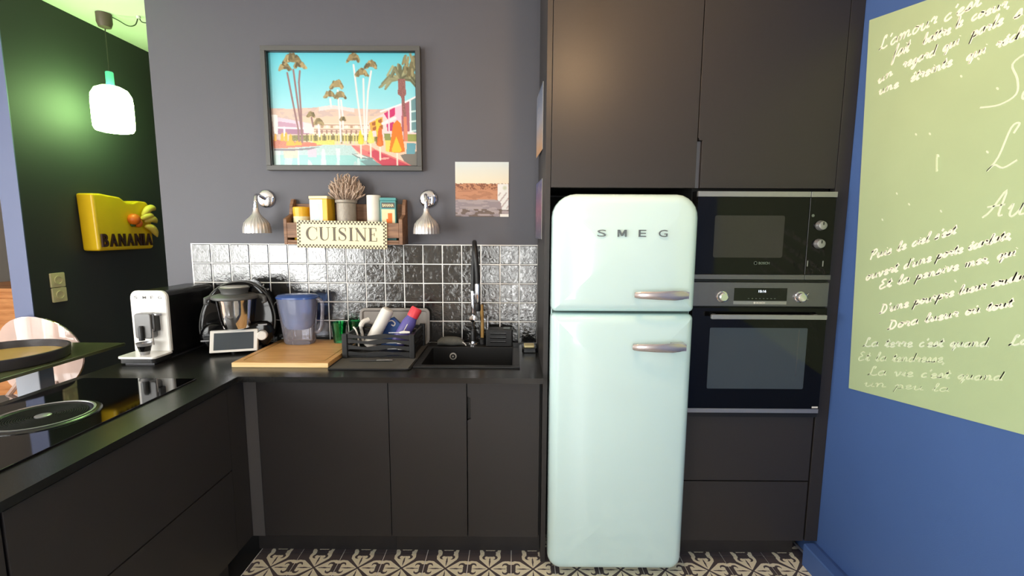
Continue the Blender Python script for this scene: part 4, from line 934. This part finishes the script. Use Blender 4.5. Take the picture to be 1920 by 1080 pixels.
cv.poly([(.79, .405), (.99, .405), (.99, .87), (.87, .87), (.85, .74), (.79, .68)], (226, 226, 224)); cv.put(((cv.u > .8) & (cv.v > .55) & (cv.v < .85) & (abs((cv.u*18+cv.v*14) % 2-1) < .25)).astype(float), (160, 130, 130), .7); cv.disc(.92, .47, .05, .05, (190, 196, 160), .8, .6)
cv.poly([(.83, .95), (1, .95), (1, 1), (.83, 1)], (236, 232, 226))
photo(cv, 'wall_photo', 'small square desert river photo pinned to the grey wall', lambda u, v: (-.320+.290*u, -.003, 1.896-.292*v), lambda u, v: (-.320+.290*u, -.0006, 1.896-.292*v))
# two cards on the side of the tall panel, curling off it
for k, (z0, z1, ya, yb, lab) in enumerate(((1.905, 2.205, -.36, -.08, 'upper colour photo on the side of the tall cabinet panel'), (1.490, 1.770, -.37, -.10, 'lower colour photo on the side of the tall cabinet panel'))):
    cv = Canvas(24, 60, 20+k)
    top, mid, bot = (((92, 104, 128), (150, 150, 164), (206, 148, 96)), ((78, 84, 128), (150, 96, 116), (90, 92, 110)))[k]
    tt = cv.v[..., None]; A, B_, D_ = [np.array(q, float) for q in (top, mid, bot)]
    cv.a[:] = np.where(tt < .5, A+(B_-A)*tt*2, B_+(D_-B_)*(tt-.5)*2); cv.put((cv.noise(10, 20) > .7).astype(float), (200, 170, 160), .25)
    def P(u, v, z0=z0, z1=z1, ya=ya, yb=yb): return (.1290-.015*(1-u), yb+(ya-yb)*u, z1-(z1-z0)*v)
    def Pb(u, v, z0=z0, z1=z1, ya=ya, yb=yb): return (.1302-.015*(1-u), yb+(ya-yb)*u, z1-(z1-z0)*v)
    photo(cv, 'panel_photo', lab, P, Pb)

# ================================================================== YELLOW RELIEF SIGN ON THE DARK WALL
t = thing('relief_sign', 'yellow relief BANANIA sign with bananas and oranges on the dark wall', 'sign', (XG, .37, 1.40))
ya, yb, za, zb, xf = .165, .600, 1.397, 1.735, XG+.10
pl_ = [(ya+.012, za), (yb-.01, za), (yb, za+.012), (yb, zb-.06), (yb-.03, zb-.028), (yb-.10, zb-.026), (yb-.145, zb-.040), (yb-.19, zb-.042), (yb-.24, zb-.012), (ya+.06, zb), (ya, zb-.002)]
MB().ext(pl_, 'yz', XG+.0005, xf).build('block', 'yellow', t, bevel=.012, bseg=3)
YD = (0, 1, 0)
yc_ = ya+.028
for k, ch in enumerate('BANANIA'):
    wl = {'B': .044, 'A': .052, 'N': .048, 'I': .013}[ch]
    m = text(ch, (xf, yc_+wl/2, za+.062), YD, Z3, .078, wl, .001, offset=.02); yc_ += wl+.013
    n = len(m.v); fr = list(m.v); bk = [(p[0]+.010, p[1], p[2]) for p in m.v]; m2 = MB(); fs = list(m.f)
    m2.add(bk, fs)
    ed = {}
    for f in fs:
        for i in range(len(f)):
            e_ = (f[i], f[(i+1) % len(f)]); ed[e_] = 1
    m2.add(fr+bk, [(e_[0], e_[1], e_[1]+n, e_[0]+n) for e_ in ed if (e_[1], e_[0]) not in ed]); m2.build('letter', 'brown_text', t)
for (yy, z0_, dy, dz, bend) in ((.500, 1.615, .115, .040, .030), (.515, 1.575, .105, -.005, .022), (.515, 1.545, .100, -.070, .022), (.49, 1.59, .10, .012, .02)):
    P_ = [(xf+.018+.010*math.sin(PI*s), yy+dy*s, z0_+dz*s+bend*math.sin(PI*s)) for s in [k/10 for k in range(11)]]
    MB().tube(P_, [.006, .014, .019, .021, .022, .022, .022, .020, .017, .011, .004], 12).build('banana', 'banana', t)
MB().ball((xf+.018, .430, 1.590), .036, 1, 1, 1).build('orange', 'orange', t); MB().ball((xf+.014, .468, 1.566), .024, 1, 1, 1.2).build('orange', 'orange', t)
MB().ball((xf+.006, .435, 1.552), .018, .5, 1.2, .6).build('leaf', 'leaf', t)

# sockets
for k, (py0, py1, pxa, pxb) in enumerate(((515, 541, 91, 121), (544, 572, 95, 125))):
    a = at(pxa, py0, 0, XG); b = at(pxb, py1, 0, XG); ym = (a.y+b.y)/2; zm = 1.243-.083*k
    s_ = thing('wall_socket', ('upper of two cream wall sockets under the yellow sign', 'lower of two cream wall sockets under the yellow sign')[k], 'socket', (XG, ym, zm-.04), group='cream wall sockets')
    MB().ext(rrect(ym-.041, ym+.041, zm-.040, zm+.040, .005), 'yz', XG+.0004, XG+.010).build('cover_plate', 'socket', s_, bevel=.002)
    MB().lathe([(.024, .0102), (.024, .015), (.019, .015), (.018, .0108), (.004, .0106)], (XG, ym, zm), 28, 'x').build('socket_ring', 'socket', s_)

# pendant lamp
LX, LY = -2.355, .25
t = thing('pendant_lamp', 'lit green glass bottle-shaped pendant lamp by the dark wall', 'lamp', (LX, LY, 2.09))
MB().lathe([(.006, 2.668), (.030, 2.676), (.038, 2.70), (.038, 2.7495)], (LX, LY, 0), 28).build('ceiling_canopy', 'canopy', t)
MB().tube([(LX, LY, 2.43), (LX+.001, LY, 2.55), (LX, LY, 2.672)], .0028, 6).build('hanging_cord', 'cable', t)
MB().lathe([(.021, 2.352), (.0195, 2.37), (.0195, 2.428), (.017, 2.432), (.005, 2.433)], (LX, LY, 0), 28).build('neck', 'lamp_neck', t)
MB().lathe([(.070, 2.094), (.088, 2.099), (.097, 2.116), (.099, 2.16), (.099, 2.26), (.095, 2.300), (.078, 2.332), (.050, 2.348), (.022, 2.353)], (LX, LY, 0), 40, cap1=False).build('shade', 'lamp_glass', t)
t = thing('ceiling_cable', 'thin lamp cable looped from the canopy through a ceiling hook', 'cable', (-2.24, .30, 2.70))
MB().tube(spline([(-2.318, .252, 2.735), (-2.290, .270, 2.722), (-2.250, .290, 2.700), (-2.205, .285, 2.705), (-2.180, .280, 2.740), (-2.165, .29, 2.720), (-2.12, .32, 2.728), (-2.02, .40, 2.745)], 6), .003, 6).build('cable', 'cable', t)
MB().tube([(-2.18, .28, 2.7495), (-2.18, .28, 2.735)], .010, 10).build('hook', 'ceiling_white', t)

# ceiling lamp over the kitchen, its glow shows on the black doors
t = thing('ceiling_lamp', 'small warm globe lamp hanging above the kitchen floor', 'lamp', (.30, -1.22, 2.29))
MB().lathe([(.05, 2.7495), (.05, 2.735), (.008, 2.728), (.008, 2.42), (.02, 2.415), (.02, 2.40)], (.30, -1.22, 0), 24).build('ceiling_rose', 'white_plastic', t)
MB().ball((.30, -1.22, 2.35), .06).build('globe', 'bulb_warm', t)

# ================================================================== BAR TABLE, TRAY, CHAIR, CHEST
t = thing('bar_table', 'dark glossy bar table with a grey leg behind the peninsula', 'table', (-2.19, -.8, 0))
MB().ext(rrect(-2.42, -1.985, -1.9, -.252, [.02, .02, .006, .10]), 'xy', .935, .950).build('table_top', 'table_top', t, bevel=.002)
for y in (-.52, -1.7):
    box(-2.245, -2.135, y-.035, y+.035, .012, .935).build('leg', 'grey_leg', t, bevel=.004); box(-2.26, -2.02, y-.10, y+.10, 0, .012).build('foot_plate', 'grey_leg', t, bevel=.003)
t = thing('round_tray', 'round black-rimmed tray with a brown inside on the bar table', 'tray', (-2.24, -.615, .95))
MB().lathe([(.001, .9505), (.225, .9505), (.231, .956), (.234, .998), (.228, 1.0), (.224, .998), (.222, .966), (.001, .964)], (-2.24, -.615, 0), 64, cap0=False, cap1=False).build('rim', 'tray_black', t, ang=50)
MB().lathe([(.001, .9648), (.221, .9648), (.221, .9665), (.001, .9668)], (-2.24, -.615, 0), 64, cap0=False, cap1=False).build('base', 'tray_brown', t)
cc = at(66, 668, 1, -.185)
t = thing('bar_chair', 'transparent acrylic bar chair with a round back behind the bar table', 'chair', (cc.x, -.35, 0))
def shell(cx, cy, cz, rx, rz, curve, th, face):
    m = MB(); n = 40
    def pt(q, a, off):
        x, z = q*rx*math.cos(a), q*rz*math.sin(a)
        return (cx+x, cy+curve*(x/rx)**2+off, cz+z) if face == 'y' else (cx+x, cy+z, cz+curve*(x/rx)**2+off)
    for off, fl_ in ((-th/2, 0), (th/2, 1)):
        R = [[pt(q, 2*PI*i/n, off) for i in range(n)] for q in (.02, .3, .6, .85, .97, 1.0)]
        m.rings(R if fl_ else R[::-1], cap0=not fl_ and False, cap1=False); m.f.append(tuple(range(len(m.v)-n, len(m.v))) if not fl_ else tuple(range(len(m.v)-6*n, len(m.v)-5*n))); m.sm.append(True)
    m.rings([[pt(1.0, 2*PI*i/n, -th/2) for i in range(n)], [pt(1.012, 2*PI*i/n, 0) for i in range(n)], [pt(1.0, 2*PI*i/n, th/2) for i in range(n)]], False, False)
    return m
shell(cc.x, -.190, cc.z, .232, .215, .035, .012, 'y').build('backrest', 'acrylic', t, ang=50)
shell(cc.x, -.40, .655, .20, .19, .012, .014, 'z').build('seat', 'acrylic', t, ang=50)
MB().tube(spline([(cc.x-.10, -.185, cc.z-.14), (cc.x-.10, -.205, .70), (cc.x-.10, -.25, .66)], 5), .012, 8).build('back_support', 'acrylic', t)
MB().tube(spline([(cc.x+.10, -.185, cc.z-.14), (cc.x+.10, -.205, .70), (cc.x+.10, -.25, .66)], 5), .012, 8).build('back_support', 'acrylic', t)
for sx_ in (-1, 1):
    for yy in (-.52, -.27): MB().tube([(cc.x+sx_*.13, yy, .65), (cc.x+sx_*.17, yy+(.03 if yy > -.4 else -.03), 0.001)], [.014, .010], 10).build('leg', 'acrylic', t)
p = at(40, 541, 1, 1.0)
t = thing('wooden_chest', 'honey-coloured wooden chest of drawers standing beyond the dark partition wall', 'chest', (p.x-.4, 1.25, 0))
ca, cb, ct = p.x-.62, p.x+.55, p.z
box(ca, cb, 1.02, 1.50, .06, ct-.03).build('carcass', 'chest_wood', t, bevel=.003); box(ca-.02, cb+.02, .995, 1.51, ct-.03, ct).build('top', 'chest_wood', t, bevel=.004)
for i in range(3):
    for j in range(2):
        xa_ = ca+.03+j*(cb-ca-.04)/2; xb_ = xa_+(cb-ca-.08)/2; z0_ = .10+i*(ct-.16)/3; z1_ = z0_+(ct-.16)/3-.02
        d = box(xa_, xb_, 1.002, 1.02, z0_, z1_).build('drawer', 'chest_wood', t, bevel=.003); MB().ball(((xa_+xb_)/2, .995, (z0_+z1_)/2), .015).build('knob', 'wood_handle', d)
for x in (ca+.04, cb-.04):
    for y in (1.06, 1.46): box(x-.03, x+.03, y-.03, y+.03, 0, .06).build('foot', 'chest_wood', t)

# ================================================================== CHALKBOARD
t = thing('chalkboard', 'pale green chalkboard covered in cursive writing on the blue wall', 'chalkboard', (XR, -1.2, .9))
bx = XR-.004
pts = [(-.612, 2.364), (-.690, .882), (-1.90, 1.060), (-1.90, 2.136)]
MB().ext(pts, 'yz', bx, XR-.0004).build('board', 'chalkboard', t)
G = {  # single-stroke hand: advance, strokes (x-height 1)
 'a': (1.15, [[(.85, .85), (.5, 1), (.12, .65), (.15, .15), (.45, 0), (.8, .45), (.9, .95), (.85, .25), (1.15, .1)]]),
 'b': (1.0, [[(0, .1), (.35, 1.2), (.4, 2), (.22, 1.9), (.15, .3), (.4, 0), (.75, .3), (.7, .8), (1.0, .75)]]),
 'c': (.9, [[(.75, .8), (.5, 1), (.15, .6), (.2, .12), (.5, 0), (.9, .3)]]),
 'd': (1.2, [[(.8, .8), (.5, 1), (.12, .6), (.2, .1), (.5, .05), (.85, .6), (1.0, 2.0), (.85, .3), (1.2, .15)]]),
 'e': (.9, [[(.1, .4), (.5, .55), (.65, .85), (.4, 1), (.12, .6), (.25, .08), (.55, 0), (.9, .3)]]),
 'é': (.9, [[(.1, .4), (.5, .55), (.65, .85), (.4, 1), (.12, .6), (.25, .08), (.55, 0), (.9, .3)], [(.4, 1.35), (.7, 1.7)]]),
 'f': (.9, [[(.1, .2), (.45, 1.3), (.55, 1.95), (.38, 1.9), (.2, 0), (.05, -.9), (.3, -.7), (.35, .1), (.9, .3)]]),
 'g': (1.1, [[(.8, .85), (.5, 1), (.15, .6), (.25, .15), (.55, .15), (.85, .85), (.8, -.3), (.5, -.9), (.2, -.6), (.7, -.05), (1.1, .3)]]),
 'h': (1.1, [[(0, .1), (.35, 1.3), (.38, 2), (.2, 1.8), (.15, 0), (.3, .7), (.6, 1), (.75, .7), (.72, .1), (1.1, .2)]]),
 'i': (.6, [[(0, .3), (.3, 1), (.25, .2), (.6, .15)], [(.38, 1.45), (.42, 1.55)]]),
 'l': (.7, [[(0, .2), (.4, 1.3), (.45, 2), (.25, 1.8), (.22, .2), (.4, 0), (.7, .25)]]),
 'm': (1.7, [[(0, .8), (.2, 1), (.2, 0), (.35, .75), (.6, 1), (.7, .7), (.7, 0), (.85, .75), (1.1, 1), (1.25, .7), (1.25, .1), (1.7, .2)]]),
 'n': (1.2, [[(0, .8), (.2, 1), (.2, 0), (.35, .75), (.6, 1), (.78, .7), (.78, .1), (1.2, .2)]]),
 'o': (1.05, [[(.5, 1), (.15, .65), (.2, .12), (.5, 0), (.8, .4), (.7, .9), (.45, .95), (.7, .8), (1.05, .85)]]),
 'p': (1.1, [[(0, .6), (.3, 1.1), (.2, 0), (.05, -1), (.25, .4), (.55, 1), (.85, .65), (.7, .1), (.4, .1), (1.1, .2)]]),
 'q': (1.1, [[(.8, .85), (.5, 1), (.15, .6), (.25, .12), (.55, .15), (.85, .9), (.75, -.9), (1.1, .1)]]),
 'r': (.85, [[(0, .6), (.25, 1.1), (.35, .85), (.6, .9), (.5, .15), (.85, .15)]]),
 's': (.8, [[(0, .1), (.4, 1.05), (.55, .5), (.4, 0), (.1, .1), (.8, .2)]]),
 't': (.75, [[(0, .2), (.4, 1.7), (.3, .2), (.5, 0), (.75, .25)], [(.0, 1.15), (.75, 1.25)]]),
 'u': (1.2, [[(0, .6), (.2, 1), (.2, .2), (.45, 0), (.75, .5), (.85, 1), (.82, .15), (1.2, .15)]]),
 'ù': (1.2, [[(0, .6), (.2, 1), (.2, .2), (.45, 0), (.75, .5), (.85, 1), (.82, .15), (1.2, .15)], [(.35, 1.7), (.6, 1.35)]]),
 'v': (1.0, [[(0, .8), (.2, 1), (.4, .05), (.7, .6), (.72, 1), (1.0, .9)]]),
 "'": (.4, [[(.3, 1.9), (.15, 1.4)]]), ',': (.5, [[(.2, .1), (.05, -.4)]]), '.': (.5, [[(.15, .05), (.25, .1)]]), ' ': (.9, []),
 'L': (1.3, [[(.7, 1.6), (.8, 2), (.5, 1.9), (.4, .6), (.1, 0), (.35, .25), (.8, 0), (1.3, .25)]]),
 'P': (1.3, [[(.3, 0), (.4, 1.9), (.2, 1.6), (.8, 2.1), (1.1, 1.6), (.7, 1.0), (.4, 1.05)]]),
 'E': (1.3, [[(1.0, 1.8), (.6, 2), (.3, 1.6), (.7, 1.1), (.2, .7), (.4, 0), (1.2, .3)]]),
 'D': (1.5, [[(.4, 1.9), (.35, .1), (.1, .1), (.8, 0), (1.2, .8), (.9, 1.7), (.2, 2)]]),
 'A': (1.6, [[(0, 0), (.4, .5), (1.0, 2.1), (1.05, .2), (1.4, .1)], [(.1, .8), (.7, .85), (1.3, .9)]]),
 'S': (1.5, [[(1.5, 1.85), (1.1, 2.1), (.65, 1.7), (1.0, 1.1), (1.15, .5), (.7, .1), (0, 0)]])}
def write(txt, p0, p1, xh, wd, m):
    """hand-write txt on the wall from pixel p0 to pixel p1 (baseline), x-height in px"""
    a = at(*p0, 0, bx); b = at(*p1, 0, bx); adv = sum(G[c][0] for c in txt)
    base = Vector((0, b.y-a.y, b.z-a.z)); sx_ = base/adv
    hz_ = xh*((a-CAM).dot(fw)+(b-CAM).dot(fw))/2/FPX; upv = Vector((0, -.25*hz_, hz_)); mb = MB(); x = 0
    o = Vector((bx, a.y, a.z)); k = 0
    for c in txt:
        g_, st = G[c]
        for s in st:
            pts_ = spline(s, 4); V = []; jit = .06*math.sin(k*2.3); k += 1
            q = [o+sx_*(x+p_[0])+upv*(p_[1]+jit) for p_ in pts_]
            R = []
            for i in range(len(q)):
                d = (q[min(i+1, len(q)-1)]-q[max(i-1, 0)]); d = d.normalized() if d.length > 1e-9 else Vector((0, -1, 0)); n_ = Vector((-1, 0, 0)).cross(d)
                R.append([q[i]+n_*(wd/2)*cs+Vector((-.0016*sn_, 0, 0)) for cs, sn_ in ((-1, -.2), (-.6, .8), (.6, .8), (1, -.2))])
            mb.rings(R, False, False, True, closed=False)
        x += g_
    mb.build('chalk_writing', m, t)
def write_line(txt, p0, p1, xh, wd, m):
    tot = sum(G[c][0] for c in txt); x = 0
    for wd_ in txt.split(' '):
        ln = sum(G[c][0] for c in wd_); f0, f1 = x/tot, (x+ln)/tot
        write(wd_, (p0[0]+(p1[0]-p0[0])*f0, p0[1]+(p1[1]-p0[1])*f0), (p0[0]+(p1[0]-p0[0])*f1, p0[1]+(p1[1]-p0[1])*f1), xh, wd, m); x += ln+G[' '][0]
W_ = .0075
for (txt, p0, p1, xh, wd, m) in (
    ("L'amour", (1647, 95), (1757, 43), 11, W_, 'chalk'), ("c'est", (1768, 42), (1840, 8), 11, W_, 'chalk'),
    ("fait", (1674, 110), (1704, 96), 11, W_, 'chalk'), ("battre", (1730, 84), (1782, 62), 9, W_, 'chalk'), ("le", (1791, 54), (1804, 48), 9, W_, 'chalk'), ("coeur,", (1820, 40), (1896, 10), 9, W_, 'chalk'),
    ("un", (1645, 158), (1674, 140), 8, W_, 'chalk'), ("regard", (1692, 128), (1754, 103), 9, W_, 'chalk'), ("qui", (1766, 98), (1798, 82), 9, W_, 'chalk'), ("parle", (1820, 72), (1880, 45), 10, W_, 'chalk'), ("s", (1900, 36), (1918, 28), 12, W_, 'chalk'),
    ("une", (1647, 178), (1685, 162), 8, W_, 'chalk'), ("étreinte", (1706, 154), (1785, 122), 9, W_, 'chalk'), ("qui", (1810, 115), (1848, 98), 9, W_, 'chalk'), ("réch", (1866, 92), (1920, 68), 10, W_, 'chalk'),
    ("S", (1838, 202), (1916, 200), 42, .0065, 'chalk_white'), ("ou", (1912, 186), (1958, 180), 18, .0065, 'chalk_white'),
    ("L", (1846, 322), (1904, 310), 38, .0065, 'chalk_white'), ("Au", (1842, 408), (1922, 402), 23, .0068, 'chalk_white'),
    ("Puis le ciel s'est", (1629, 488), (1792, 437), 9, W_, 'chalk'), ("ouvert d'une porte écarlate,", (1622, 526), (1898, 445), 9, W_, 'chalk'),
    ("Et la pensive mer, qui", (1646, 543), (1904, 478), 9, W_, 'chalk'), ("D'une pourpre lueur soudai", (1648, 588), (1922, 523), 9, W_, 'chalk'), ("Dora lueur où tout", (1663, 618), (1898, 574), 9, W_, 'chalk'),
    ("La terre c'est quand.", (1617, 650), (1858, 650), 9, .0065, 'chalk_white'), ("La", (1890, 648), (1930, 645), 10, .0065, 'chalk_white'), ("Et la tendresse,", (1607, 676), (1774, 680), 9, .006, 'chalk_faint'), ("La vie c'est quand", (1626, 703), (1880, 714), 9, .006, 'chalk_faint'), ("un peu la", (1620, 724), (1780, 735), 8, .004, 'chalk_faint')):
    write_line(txt, p0, p1, xh, wd, m)
dm = MB()
for (px_, py_) in ((1718, 252), (1744, 251), (1803, 143), (1871, 166), (1757, 318), (1682, 363), (1705, 383), (1655, 412), (1765, 396), (1835, 110), (1852, 285), (1760, 292), (1792, 527)):
    q = at(px_, py_, 0, bx); dm.ext([(q.y+.006*math.cos(a)*.8, q.z+.004*math.sin(a)+.003*math.cos(a)) for a in [2*PI*k/7 for k in range(7)]], 'yz', bx-.0012, bx-.0003)
dm.build('chalk_dots', 'chalk_white', t)['kind'] = 'stuff'
sm = MB(); q = [at(1757, 322, 0, bx), at(1757, 300, 0, bx), at(1758, 289, 0, bx)]
sm.tube([(bx-.0005, v_.y, v_.z) for v_ in q], .003, 5); sm.build('chalk_stroke', 'chalk_faint', t)
